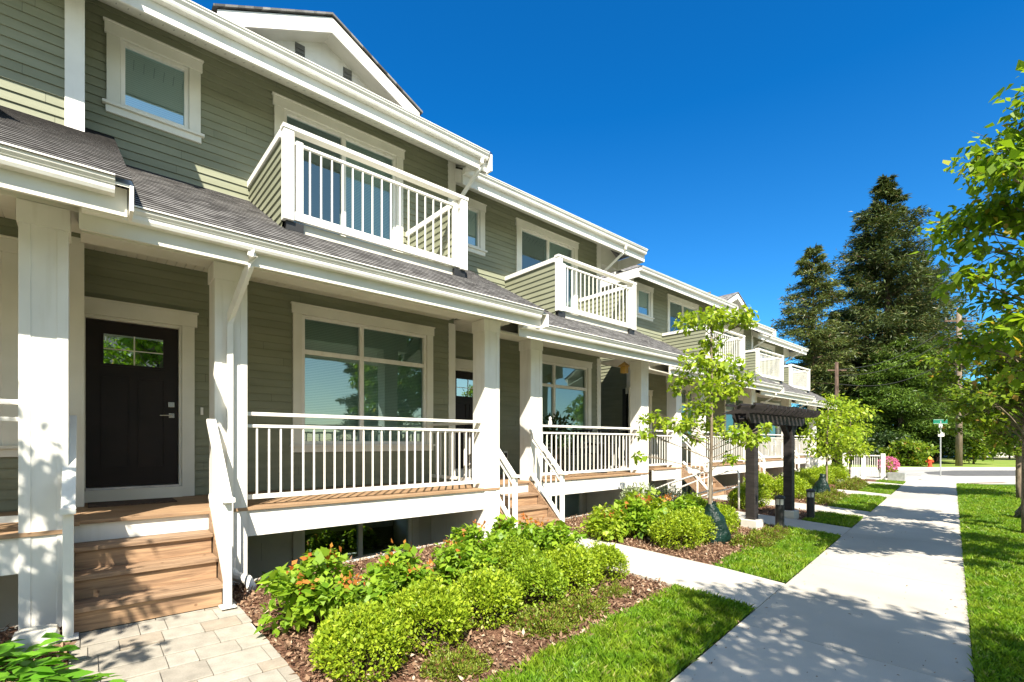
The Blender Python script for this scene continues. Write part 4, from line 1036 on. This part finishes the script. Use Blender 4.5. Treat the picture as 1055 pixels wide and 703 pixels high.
# ------------------------------------------------------------------ conifers and far planting
def conifer(name, lat, fwd, h, rad, label, m, seed, n_br=170, nl=120, size=0.55, bare=0.1, droop=0.25, trunk=0.35, up=0.0, shape=1.0, lean=0.0, dens_xy=0.16):
    global rng
    rng = np.random.default_rng(seed); random.seed(seed)
    loc = cw(lat, fwd, 0.0); r = empty(name, loc, label, 'tree', 'conifers beyond the cross street')
    tb = MB(); tb.tube([(0,0,-0.3),(lean*0.3,0,h*0.5),(lean,0,h*0.98)],[trunk,trunk*0.55,0.03],8)
    P = []; D = []
    for k in range(n_br):
        t = bare + (1-bare)*((k+rng.random())/n_br)**0.9
        z = t*h; prof = (1-t)**shape*(1.0 if t > bare+0.08 else 0.7)
        Lb = rad*prof*rng.uniform(0.5,1.0)*(1.3 if rng.random() < 0.25 else 1)+0.25
        th = rng.random()*2*np.pi
        d = np.array([math.cos(th), math.sin(th), up-droop*(1-t)])
        b0 = np.array([lean*t,0,z]); b1 = b0+d*Lb
        tb.tube([tuple(b0), tuple(b0+d*Lb*0.5+np.array([0,0,0.08*Lb])), tuple(b1)],[0.05*(1-t)+0.03,0.03,0.01],4,False)
        n = int(nl*2.9*(0.35+prof))
        s = rng.random(n)**0.7
        c = b0+np.outer(s, d)*Lb; c[:,2] += 0.08*Lb*np.sin(np.pi*s)
        wdt = Lb*dens_xy*(0.4+s*0.9)*np.where(s>0.85,0.6,1)
        side = np.array([-math.sin(th), math.cos(th), 0])
        c = c + side*(rng.normal(size=n)*wdt)[:,None] + np.array([0,0,1])*(rng.normal(size=n)*0.05*Lb-0.03*Lb)[:,None]
        P.append(c); D.append(np.tile(d,(n,1))+side*rng.normal(size=n)[:,None]*0.8)
    tb.build('trunk', BARKD, r)
    leaves('crown', np.concatenate(P), size*0.72, m, r, outward=np.concatenate(D)*1.5, aspect=0.2, flat=0.5, droop=0.3)
    return r
def latp(px, depth): return (px-527.5)/500*depth
conifer('fir_tree', latp(914,41), 41, 24.0, 8.6, 'tallest dark fir tree with an irregular pointed crown beyond the street', L_FIR, 61, 210, 170, 0.5, 0.1, 0.1, 0.42, 0.22, 0.78, dens_xy=0.13)
conifer('fir_tree', latp(893,43), 43, 20.0, 6.2, 'dark fir merging with the left side of the tallest fir', L_FIR, 62, 150, 150, 0.5, 0.06, 0.1, 0.38, 0.15, 0.75, dens_xy=0.13)
conifer('fir_tree', latp(948,45), 45, 18.5, 6.6, 'dark fir merging with the right side of the tallest fir', L_FIR, 63, 150, 150, 0.5, 0.06, 0.1, 0.38, 0.25, 0.75, dens_xy=0.13)
conifer('pine_tree', latp(838,40), 40, 17.6, 4.4, 'slimmer open pine standing left of the tallest fir', L_PINE, 64, 140, 105, 0.42, 0.3, 0.05, 0.28, 0.2, 0.6)
conifer('fir_tree', latp(862,46), 46, 12.5, 5.2, 'low dark fir filling the gap behind the slimmer pine', L_FIR, 65, 110, 140, 0.55, 0.02, 0.1, 0.3, 0.0, 0.5)
conifer('cedar_tree', latp(928,37.5), 37.5, 9.6, 5.4, 'broad bright green conifer with layered boughs in front of the tall firs', L_CED, 66, 62, 300, 0.36, 0.10, 0.2, 0.25, 0.12, 0.55, dens_xy=0.2)
conifer('cedar_tree', latp(885,38.5), 38.5, 7.0, 4.2, 'lower green conifer directly behind the farther young tree', L_CED, 67, 50, 220, 0.36, 0.08, 0.15, 0.2, 0.05, 0.5)
conifer('cedar_tree', latp(965,40), 40, 7.5, 3.6, 'green conifer just left of the utility pole', L_CED, 68, 46, 220, 0.36, 0.1, 0.15, 0.2, 0.05, 0.5)

def far_bush(lat, fwd, h, rad, label, m, seed, n=3500, size=0.2, name='garden_bush', cat='bush', group='bushes beyond the cross street'):
    global rng
    rng = np.random.default_rng(seed)
    P = []; D = []
    for k in range(22):
        d = rng.normal(size=3); d /= np.linalg.norm(d); c = d*np.array([rad,rad*0.8,h*0.42])*0.7+np.array([0,0,h*0.5])
        p, dd = ball(n//22, c, (rad*0.36,rad*0.36,h*0.2), 0.3); P.append(p); D.append(dd)
    P = np.concatenate(P); P[:,2] = np.maximum(P[:,2], 0.05)
    r = empty(name, cw(lat, fwd, 0.0), label, cat, group)
    leaves('foliage', P, size, m, r, outward=np.concatenate(D), aspect=0.6, flat=0.5)
    MB().tube([(0,0,0),(0.05,0,h*0.35),(0,0.1,h*0.6)],[0.08,0.06,0.03],6).build('stems', BARKD, r)
    return r
far_bush(latp(935,33), 33, 1.9, 1.6, 'low bush behind the cross street left of the red hydrant', L_PLAIN, 71)
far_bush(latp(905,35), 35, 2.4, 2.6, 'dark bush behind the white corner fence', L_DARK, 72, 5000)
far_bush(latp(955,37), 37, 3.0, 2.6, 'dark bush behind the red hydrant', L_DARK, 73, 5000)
far_bush(latp(1003,36), 36, 4.0, 1.8, 'pale green bushy tree right of the utility pole', L_PLAIN, 74, 5000)
far_bush(latp(1040,48), 48, 6.0, 3.6, 'rounded tree far behind the street tree at the right edge', L_PLAIN, 75, 7000, 0.3)
far_bush(latp(1090,46), 46, 7.0, 4.0, 'rounded tree just outside the right edge', L_PLAIN, 76, 7000, 0.3)
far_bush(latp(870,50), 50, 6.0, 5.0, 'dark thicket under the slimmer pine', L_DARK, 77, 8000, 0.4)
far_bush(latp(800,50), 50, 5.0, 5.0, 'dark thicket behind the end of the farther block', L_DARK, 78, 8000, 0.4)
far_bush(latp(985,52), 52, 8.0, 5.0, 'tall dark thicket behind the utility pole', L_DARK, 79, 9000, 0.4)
pk = far_bush(latp(915,22.6), 22.6, 0.95, 0.42, 'pink flowering bush beside the white corner fence', L_DEEP, 80, 1400, 0.07, 'flower_bush', 'bush', None)
rng = np.random.default_rng(5)
p, d = ball(900, (0,0,0.62), (0.4,0.4,0.36), 0.8); leaves('blossom', p, 0.07, L_PINK, pk, outward=d, aspect=0.9, flat=0.4)

# ------------------------------------------------------------------ pergola and bollard lights
pg = empty('pergola', (-3.88, 10.35, 0.05), 'black timber pergola arching over the path between the two blocks', 'pergola')
for yy in (-0.93, 0.93):
    q = MB().box(-0.085,0.085,yy-0.085,yy+0.085,0.16,2.12).build('post', PERG, pg, bevel=0.006)
    MB().box(-0.15,0.15,yy-0.15,yy+0.15,-0.1,0.158).build('plinth', CON2, q, bevel=0.012)
    for sgn in (-1,1):
        b = MB().beam((0,yy+sgn*0.08,1.72),(0,yy+sgn*0.42,2.05),0.07,0.10,(1,0,0)); b.build('brace', PERG, q)
for xx in (-0.13, 0.13):
    MB().prism([(-1.42,2.05),(-1.30,1.95),(1.30,1.95),(1.42,2.05),(1.42,2.13),(-1.42,2.13)], xx-0.02, xx+0.02, 'x').build('beam', PERG, pg)
for k in range(14):
    yy = -1.38+k*2.76/13
    MB().prism([(-0.11,2.21),(-0.38,2.131),(0.38,2.131),(0.46,2.21),(0.46,2.27),(-0.11,2.27)], yy-0.024, yy+0.024).build('rafter', PERG, pg)
for k in range(3): MB().box(-0.27+k*0.25,-0.23+k*0.25,-1.44,1.44,2.272,2.31).build('batten', PERG, pg)
def bollard(loc, label, first=None):
    if first: return clone(first, loc, label, 0)
    r = empty('bollard_light', loc, label, 'bollard', 'black bollard lights beside the pergola')
    MB().lathe([(0.085,-0.05),(0.085,0.0),(0.075,0.012),(0.075,0.44)]).build('bollard_body', BLACK, r, smooth=False)
    MB().lathe([(0.062,0.441),(0.062,0.55)]).build('lamp_lens', LAMPG, r)
    c = MB().lathe([(0.085,0.551),(0.09,0.57),(0.08,0.60),(0.04,0.615),(0.01,0.618)])
    for k in range(4): t = k*math.pi/2+0.4; c.box(0.07*math.cos(t)-0.006,0.07*math.cos(t)+0.006,0.07*math.sin(t)-0.006,0.07*math.sin(t)+0.006,0.44,0.551)
    c.build('lamp_cap', BLACK, r)
    return r
b1 = bollard((-3.5,9.72,0.05), 'black bollard light by the near post of the pergola')
bollard((-3.55,11.55,0.05), 'black bollard light by the far post of the pergola', b1)
bollard((-5.3,8.55,0.08), 'small black garden light among shrubs before the farther block', b1)
w = MB().box(-0.12,0.12,-0.9,0.9,-0.1,0.3).build('low_wall', BLACK, loc=(-5.2,9.6,0.05), bevel=0.01); tag(w, 'low dark wall behind the near pergola post', 'wall')
# tubular handrails leading down to the basement door
def handrail(loc, label, first=None):
    if first: return clone(first, loc, label, 0)
    h = empty('handrail', loc, label, 'handrail', 'tubular handrails between the two blocks')
    MB().tube([(1.0,0,-0.1),(1.0,0,0.8),(0.97,0,0.9),(0.88,0,0.93),(0.0,0,0.62),(-1.2,0,0.1),(-1.3,0,0.0),(-1.3,0,-0.3)],0.021,8).build('rail_tube', W, h, smooth=True)
    MB().tube([(1.0,0,0.55),(0.0,0,0.22),(-1.2,0,-0.3)],0.016,8).build('lower_tube', W, h, smooth=True)
    MB().tube([(0.0,0,-0.2),(0.0,0,0.62)],0.018,8).build('upright', W, h, smooth=True)
    return h
h1 = handrail((-5.9,9.9,0.1), 'white tubular handrail nearer the second porch, sloping down between the blocks')
handrail((-5.9,11.2,0.1), 'white tubular handrail nearer the farther block, sloping down between the blocks', h1)

# ------------------------------------------------------------------ porch furnishings
def at_house(k, x, y, z): return (TH[k].location.x+x, TH[k].location.y+y, z)
pt = empty('potted_plant', at_house(2,0.95,2.45,DK), 'leafy dark plant in a pot on the second porch before the window', 'plant')
MB().lathe([(0.13,0.0),(0.17,0.3),(0.185,0.31),(0.185,0.34),(0.15,0.34)]).build('pot', BLACK, pt)
p, d = ball(520, (0,0,0.95), (0.42,0.42,0.42), 0.2); leaves('foliage', p, 0.12, L_DARK, pt, outward=d, aspect=0.4, droop=0.3)
stt = MB()
for k in range(7): t = k*0.9; stt.tube([(0.02*math.cos(t),0.02*math.sin(t),0.32),(0.18*math.cos(t),0.18*math.sin(t),0.9),(0.3*math.cos(t),0.3*math.sin(t),1.1)],0.008,5)
stt.build('stems', BARKD, pt)
def patio_chair(loc, rz, label, first=None):
    if first: return clone(first, loc, label, rz)
    r = empty('patio_chair', loc, label, 'chair', 'dark patio chairs on the second porch', rz)
    s = MB()
    for k in range(6): s.box(-0.24+k*0.082,-0.17+k*0.082,-0.25,0.25,0.42,0.445)
    s.build('seat', BLACK, r)
    b = MB()
    for k in range(6): b.beam((-0.25,-0.22+k*0.088,0.46),(-0.4,-0.22+k*0.088,1.0),0.05,0.015,(1,0,0))
    b.beam((-0.4,-0.26,1.0),(-0.4,0.26,1.0),0.03,0.05); b.build('backrest', BLACK, r)
    for (x,y) in ((0.23,0.24),(0.23,-0.24),(-0.24,0.24),(-0.24,-0.24)): MB().box(x-0.016,x+0.016,y-0.016,y+0.016,0,0.42 if x < 0 else 0.64).build('leg', BLACK, r)
    for y in (0.25,-0.25): MB().box(-0.3,0.27,y-0.025,y+0.025,0.641,0.665).build('armrest', BLACK, r)
    return r
pc = patio_chair(at_house(2,0.75,3.35,DK), -1.2, 'dark slatted patio chair on the second porch beside the potted plant')
patio_chair(at_house(2,0.8,4.25,DK), 2.6, 'dark slatted patio chair at the far end of the second porch', pc)
tb_ = empty('patio_table', at_house(2,1.05,3.8,DK), 'small dark round table between the two patio chairs', 'table')
MB().lathe([(0.3,0.66),(0.31,0.67),(0.31,0.69),(0.3,0.7)]).build('table_top', BLACK, tb_); MB().tube([(0,0,0),(0,0,0.66)],0.025,8).build('leg', BLACK, tb_); MB().lathe([(0.2,0),(0.2,0.02),(0.03,0.04)]).build('base', BLACK, tb_)
bh = empty('hanging_lantern', at_house(2,1.2,4.6,3.34), 'small yellow lantern hanging from the far end of the second porch', 'lantern')
MB().box(-0.07,0.07,-0.07,0.07,0.0,0.16).build('lantern_body', BIRD, bh, bevel=0.006)
MB().poly([(-0.12,-0.12,0.16),(0.12,-0.12,0.16),(0,0,0.28)]).poly([(0.12,-0.12,0.16),(0.12,0.12,0.16),(0,0,0.28)]).poly([(0.12,0.12,0.16),(-0.12,0.12,0.16),(0,0,0.28)]).poly([(-0.12,0.12,0.16),(-0.12,-0.12,0.16),(0,0,0.28)]).poly([(-0.12,-0.12,0.16),(-0.12,0.12,0.16),(0.12,0.12,0.16),(0.12,-0.12,0.16)]).build('lantern_roof', BIRD, bh)
MB().tube([(0,0,0.27),(0,0,0.65)],0.004,5).build('hanger', BLACK, bh)
fg = empty('figurine', at_house(2,1.65,1.55,DK+RL), 'small white figurine on the railing of the second porch', 'ornament')
MB().lathe([(0.03,0),(0.04,0.02),(0.035,0.07),(0.02,0.10),(0.028,0.12),(0.024,0.15),(0.005,0.165)],0,0,12).build('figurine_body', W, fg, smooth=True)
ob = empty('outlet_box', at_house(2,0.03,1.75,1.28), 'small grey outlet box on the siding beside the second stairs', 'outlet')
MB().box(0,0.05,-0.06,0.06,0,0.18).build('box_body', GALV, ob, bevel=0.005); MB().box(0.05,0.06,-0.035,0.035,0.04,0.14).build('cover', BLACK, ob)
jb = empty('ground_box', (-5.08,-0.28,0.05), 'pale rounded utility box at the foot of the leftmost porch post', 'utility box')
MB().box(-0.14,0.14,-0.13,0.13,-0.05,0.2).build('box_body', CON2, jb, bevel=0.05)

# ------------------------------------------------------------------ corner fence, sign, hydrant, pole
fx, fy = -5.25, 26.3
fe = empty('corner_fence', (fx,fy,0), 'white railing fence at the far corner before the street', 'fence')
for k in range(3):
    xx = -k*0.72; MB().box(xx-0.07,xx+0.07,-0.07,0.07,-0.05,1.16).build('post', W, fe, bevel=0.01)
MB().box(-1.37,-0.07,-0.045,0.045,1.04,1.09).build('top_rail', W, fe); MB().box(-1.37,-0.07,-0.02,0.02,0.14,0.18).build('bottom_rail', W, fe)
for k in range(16):
    xx = -0.13-k*0.083
    if abs(xx+0.72) > 0.08: MB().box(xx-0.011,xx+0.011,-0.011,0.011,0.181,1.04).build('baluster', W, fe)
mb = MB().box(-0.3,0.3,-0.15,0.15,-0.05,0.35).build('utility_cabinet', GALV, loc=(-4.75,26.2,0), bevel=0.01); tag(mb, 'low grey utility box right of the white corner fence', 'utility box')
w = empty('garden_fence', (-7.4,25.2,0), 'white picket fence section behind the farther young tree', 'fence')
for k in range(4): MB().box(-0.06,0.06,-1.5+k*1.0-0.06,-1.5+k*1.0+0.06,-0.05,1.1).build('post', W, w)
MB().box(-0.03,0.03,-1.5,1.5,0.92,0.98).build('top_rail', W, w); MB().box(-0.03,0.03,-1.5,1.5,0.2,0.25).build('bottom_rail', W, w)
for k in range(24): MB().box(-0.012,0.012,-1.42+k*0.12,-1.39+k*0.12,0.25,0.92).build('picket', W, w)

dp = 24.0; s = empty('street_sign', cw(latp(969,dp),dp,-0.03), 'green street name sign on a thin steel pole at the corner', 'sign', rz=math.atan2(RT.y,RT.x))
MB().tube([(0,0,-0.1),(0,0,2.75)],0.03,8).build('sign_pole', GALV, s)
bl = MB().box(-0.36,0.34,-0.008,0.008,2.6,2.82).build('sign_blade', SIGNG, s, bevel=0.004)
MB().box(-0.345,0.325,-0.011,-0.009,2.612,2.618).box(-0.345,0.325,-0.011,-0.009,2.802,2.808).build('sign_border', W, bl)
MB().box(-0.08,0.08,-0.012,0.012,2.42,2.58).build('sign_bracket', W, s)
MB().box(-0.15,0.15,-0.04,-0.032,1.98,2.2).build('sign_plate', W, s)
wp = MB().box(-0.14,0.14,-0.14,0.14,0.0,0.2).build('white_marker', W, loc=cw(latp(954,21.5),21.5,-0.01), bevel=0.02); tag(wp, 'small white block on the pavement near the end of the walk', 'marker')

dp = 31.6; hy = empty('fire_hydrant', cw(latp(958,dp),dp,0.05), 'red fire hydrant with a yellow cap across the street', 'hydrant')
MB().lathe([(0.16,0),(0.16,0.04),(0.11,0.05),(0.11,0.42),(0.14,0.44),(0.14,0.48),(0.10,0.5)]).tube([(-0.2,0,0.36),(0.2,0,0.36)],0.06,10).tube([(0,-0.2,0.3),(0,0.0,0.3)],0.07,10).build('hydrant_body', RED, hy, smooth=False)
MB().lathe([(0.12,0.501),(0.12,0.56),(0.08,0.62),(0.03,0.65),(0.03,0.69)]).build('hydrant_cap', YEL, hy)

dp = 33.0; po = empty('utility_pole', cw(latp(988,dp),dp,0), 'tall wooden utility pole right of the dark firs, carrying wires', 'pole', rz=math.atan2(RT.y,RT.x))
MB().tube([(0,0,-0.3),(0,0,5),(0,0,10.8)],[0.2,0.17,0.13],12).build('pole_shaft', POLE, po, smooth=True)
MB().beam((-1.0,0,9.9),(1.0,0,9.9),0.07,0.09).build('crossarm', BARKD, po)
for x in (-0.9,-0.5,0.5,0.9): MB().lathe([(0.03,9.96),(0.05,10.0),(0.03,10.06),(0.045,10.1),(0.02,10.14)],x,0,8).build('insulator', VENT, po)
MB().lathe([(0.02,7.9),(0.22,7.95),(0.22,8.6),(0.02,8.65)],0.0,-0.32,14).build('transformer', GALV, po)
dq = 36.0; po2 = empty('utility_pole', cw(latp(862,dq),dq,0), 'darker utility pole seen behind the farther young tree', 'pole', rz=math.atan2(RT.y,RT.x))
MB().tube([(0,0,-0.3),(0,0,7.6)],[0.17,0.12],10).build('pole_shaft', BARKD, po2, smooth=True)
MB().beam((-0.7,0,7.0),(0.7,0,7.0),0.08,0.1).build('crossarm', BARKD, po2)
A = Vector(cw(latp(988,dp),dp,0)); B = Vector(cw(latp(862,dq),dq,0))
for k,(o,za,zb,nm) in enumerate(((-0.9,10.1,7.05,'topmost'),(-0.5,9.3,6.6,'middle'),(0.3,7.6,6.0,'lowest'))):
    pts = []
    for j in range(15):
        t = j/14; q = A.lerp(B,t)+RT*0; pts.append((q.x,q.y,za+(zb-za)*t-0.9*math.sin(math.pi*t)))
    tag(MB().tube(pts,0.018,5).build('overhead_wire', BLACK), f'{nm} of the overhead wires running between the two utility poles', 'wire', 'overhead wires between the poles')

# ------------------------------------------------------------------ houses and trees farther off
def simple_house(loc, rz, w, d, h, label, m=HOUSEX, group='houses around the crossing'):
    r = empty('far_house', loc, label, 'house', group, rz)
    wl = MB().box(-w/2,w/2,-d/2,d/2,0,h).build('wall', m, r)
    rf = MB(); rf.prism([(-d/2-0.5,h-0.05),(0,h+d*0.28),(d/2+0.5,h-0.05),(d/2+0.5,h-0.25),(-d/2-0.5,h-0.25)], -w/2-0.4, w/2+0.4, 'x'); rf.build('roof', ROOFX, r)
    for z in (1.0, 3.7):
        if z+1.3 > h: continue
        for k in range(3):
            x = -w/3+k*w/3
            for sg in (-1,1):
                f = MB().box(x-0.6,x+0.6,sg*(d/2+0.03)-0.03,sg*(d/2+0.03)+0.03,z,z+1.3).build('window', W, r)
                MB().box(x-0.5,x+0.5,sg*(d/2+0.065)-0.008,sg*(d/2+0.065)+0.008,z+0.1,z+1.2).build('pane', GLASS, f)
    return r
simple_house(cw(latp(1020,58),58,0), math.atan2(RT.y,RT.x), 14, 9, 5.4, 'pale house glimpsed through leaves at the right edge beyond the street')
simple_house(cw(latp(1120,66),66,0), math.atan2(RT.y,RT.x)+0.2, 12, 9, 5.4, 'pale house farther right beyond the street, outside the frame')
simple_house((20,3,0), math.pi/2+0.1, 13, 8, 5.6, 'pale house across the road, seen only mirrored in windows')
simple_house((21,-12,0), math.pi/2+0.1, 13, 8, 5.6, 'second pale house across the road behind the camera')
mir = street_tree('roadside_tree', (15.5,-15,0), 'tree across the road behind the camera on the left', 2.0, 9.0, 2.8, 0.2, 70, 0.3, L_PLAIN, 91, clusters=60, group='trees across the road')
for (x,y,s_,l) in ((15,-8,0.9,'tree across the road behind the camera'),(15,27,0.9,'tree across the road mirrored in the second porch'),(14,38,1.0,'tree across the road mirrored in the farther block')):
    clone(mir, (x,y,0), l, x, s_)

o_ = conifer('fir_tree', 0, 0, 9.5, 2.6, 'conifer across the road mirrored in the large porch window', L_FIR, 95, 90, 90, 0.4, 0.05, 0.15, 0.2, 0.0, 0.8)
o_.location = (19.5,15.5,0); o_['group'] = 'trees across the road'
# ------------------------------------------------------------------ light, sky, camera
S = Vector((1,-K_SUN,M_SUN)).normalized()
elev = math.asin(S.z); rot = math.atan2(S.x, S.y)
wd = bpy.data.worlds.new('World'); scene.world = wd; wd.use_nodes = True
nt = wd.node_tree; bg = nt.nodes['Background']
sky = nt.nodes.new('ShaderNodeTexSky'); sky.sky_type = 'NISHITA'; sky.sun_disc = False
sky.sun_elevation = elev; sky.sun_rotation = rot; sky.air_density = 1.0; sky.dust_density = 0.05; sky.ozone_density = 4.0; sky.altitude = 0
tint = nt.nodes.new('ShaderNodeMixRGB'); tint.blend_type = 'MULTIPLY'; tint.inputs['Fac'].default_value = 1.0

# deep polarised blue away from the sun, paler and hazier sky on the sun's side
tc = nt.nodes.new('ShaderNodeTexCoord'); dt = nt.nodes.new('ShaderNodeVectorMath'); dt.operation = 'DOT_PRODUCT'
hs_ = Vector((1,-K_SUN,0.25)).normalized(); dt.inputs[1].default_value = hs_
nt.links.new(tc.outputs['Generated'], dt.inputs[0])
mr = nt.nodes.new('ShaderNodeMapRange'); mr.inputs['From Min'].default_value = -0.35; mr.inputs['From Max'].default_value = 0.55; mr.interpolation_type = 'SMOOTHSTEP'
nt.links.new(dt.outputs['Value'], mr.inputs['Value'])
tm = nt.nodes.new('ShaderNodeMixRGB'); tm.inputs['Color1'].default_value = (0.05,0.60,1.0,1); tm.inputs['Color2'].default_value = (1.65,1.35,1.05,1)
sx = nt.nodes.new('ShaderNodeSeparateXYZ'); nt.links.new(tc.outputs['Generated'], sx.inputs[0])
mz = nt.nodes.new('ShaderNodeMapRange'); mz.inputs['From Min'].default_value = 0.02; mz.inputs['From Max'].default_value = 0.55; nt.links.new(sx.outputs['Z'], mz.inputs['Value'])
tz = nt.nodes.new('ShaderNodeMixRGB'); tz.inputs['Color1'].default_value = (0.32,0.80,1.05,1); tz.inputs['Color2'].default_value = (0.03,0.58,1.0,1)
nt.links.new(mz.outputs['Result'], tz.inputs['Fac']); nt.links.new(tz.outputs['Color'], tm.inputs['Color1'])
nt.links.new(mr.outputs['Result'], tm.inputs['Fac']); nt.links.new(tm.outputs['Color'], tint.inputs['Color2'])
nt.links.new(sky.outputs['Color'], tint.inputs['Color1']); nt.links.new(tint.outputs['Color'], bg.inputs['Color'])
bg.inputs['Strength'].default_value = 0.085
sd = bpy.data.lights.new('sun', 'SUN'); sd.energy = 5.0; sd.angle = R(0.53); sd.color = (1.0, 0.93, 0.80)
so = bpy.data.objects.new('sun', sd); COL.objects.link(so); so.rotation_euler = S.to_track_quat('Z','Y').to_euler()

cd = bpy.data.cameras.new('camera'); cam = bpy.data.objects.new('camera', cd); COL.objects.link(cam)
cam.location = (0,0,1.65); cam.rotation_euler = (R(90),0,math.atan2(0.751,0.660))
cd.sensor_width = 36; cd.lens = 500/1055*36; cd.shift_y = (456-351.5)/1055; cd.clip_end = 2000; cd.clip_start = 0.05
scene.camera = cam
vs = scene.view_settings; vs.view_transform = 'Standard'; vs.look = 'None'; vs.gamma = 1; vs.use_curve_mapping = False; vs.exposure = 1.32
scene.cycles.max_bounces = 8; scene.cycles.transparent_max_bounces = 12
print('OBJS', len(bpy.data.objects), 'polys', sum(len(m.polygons) for m in bpy.data.meshes))
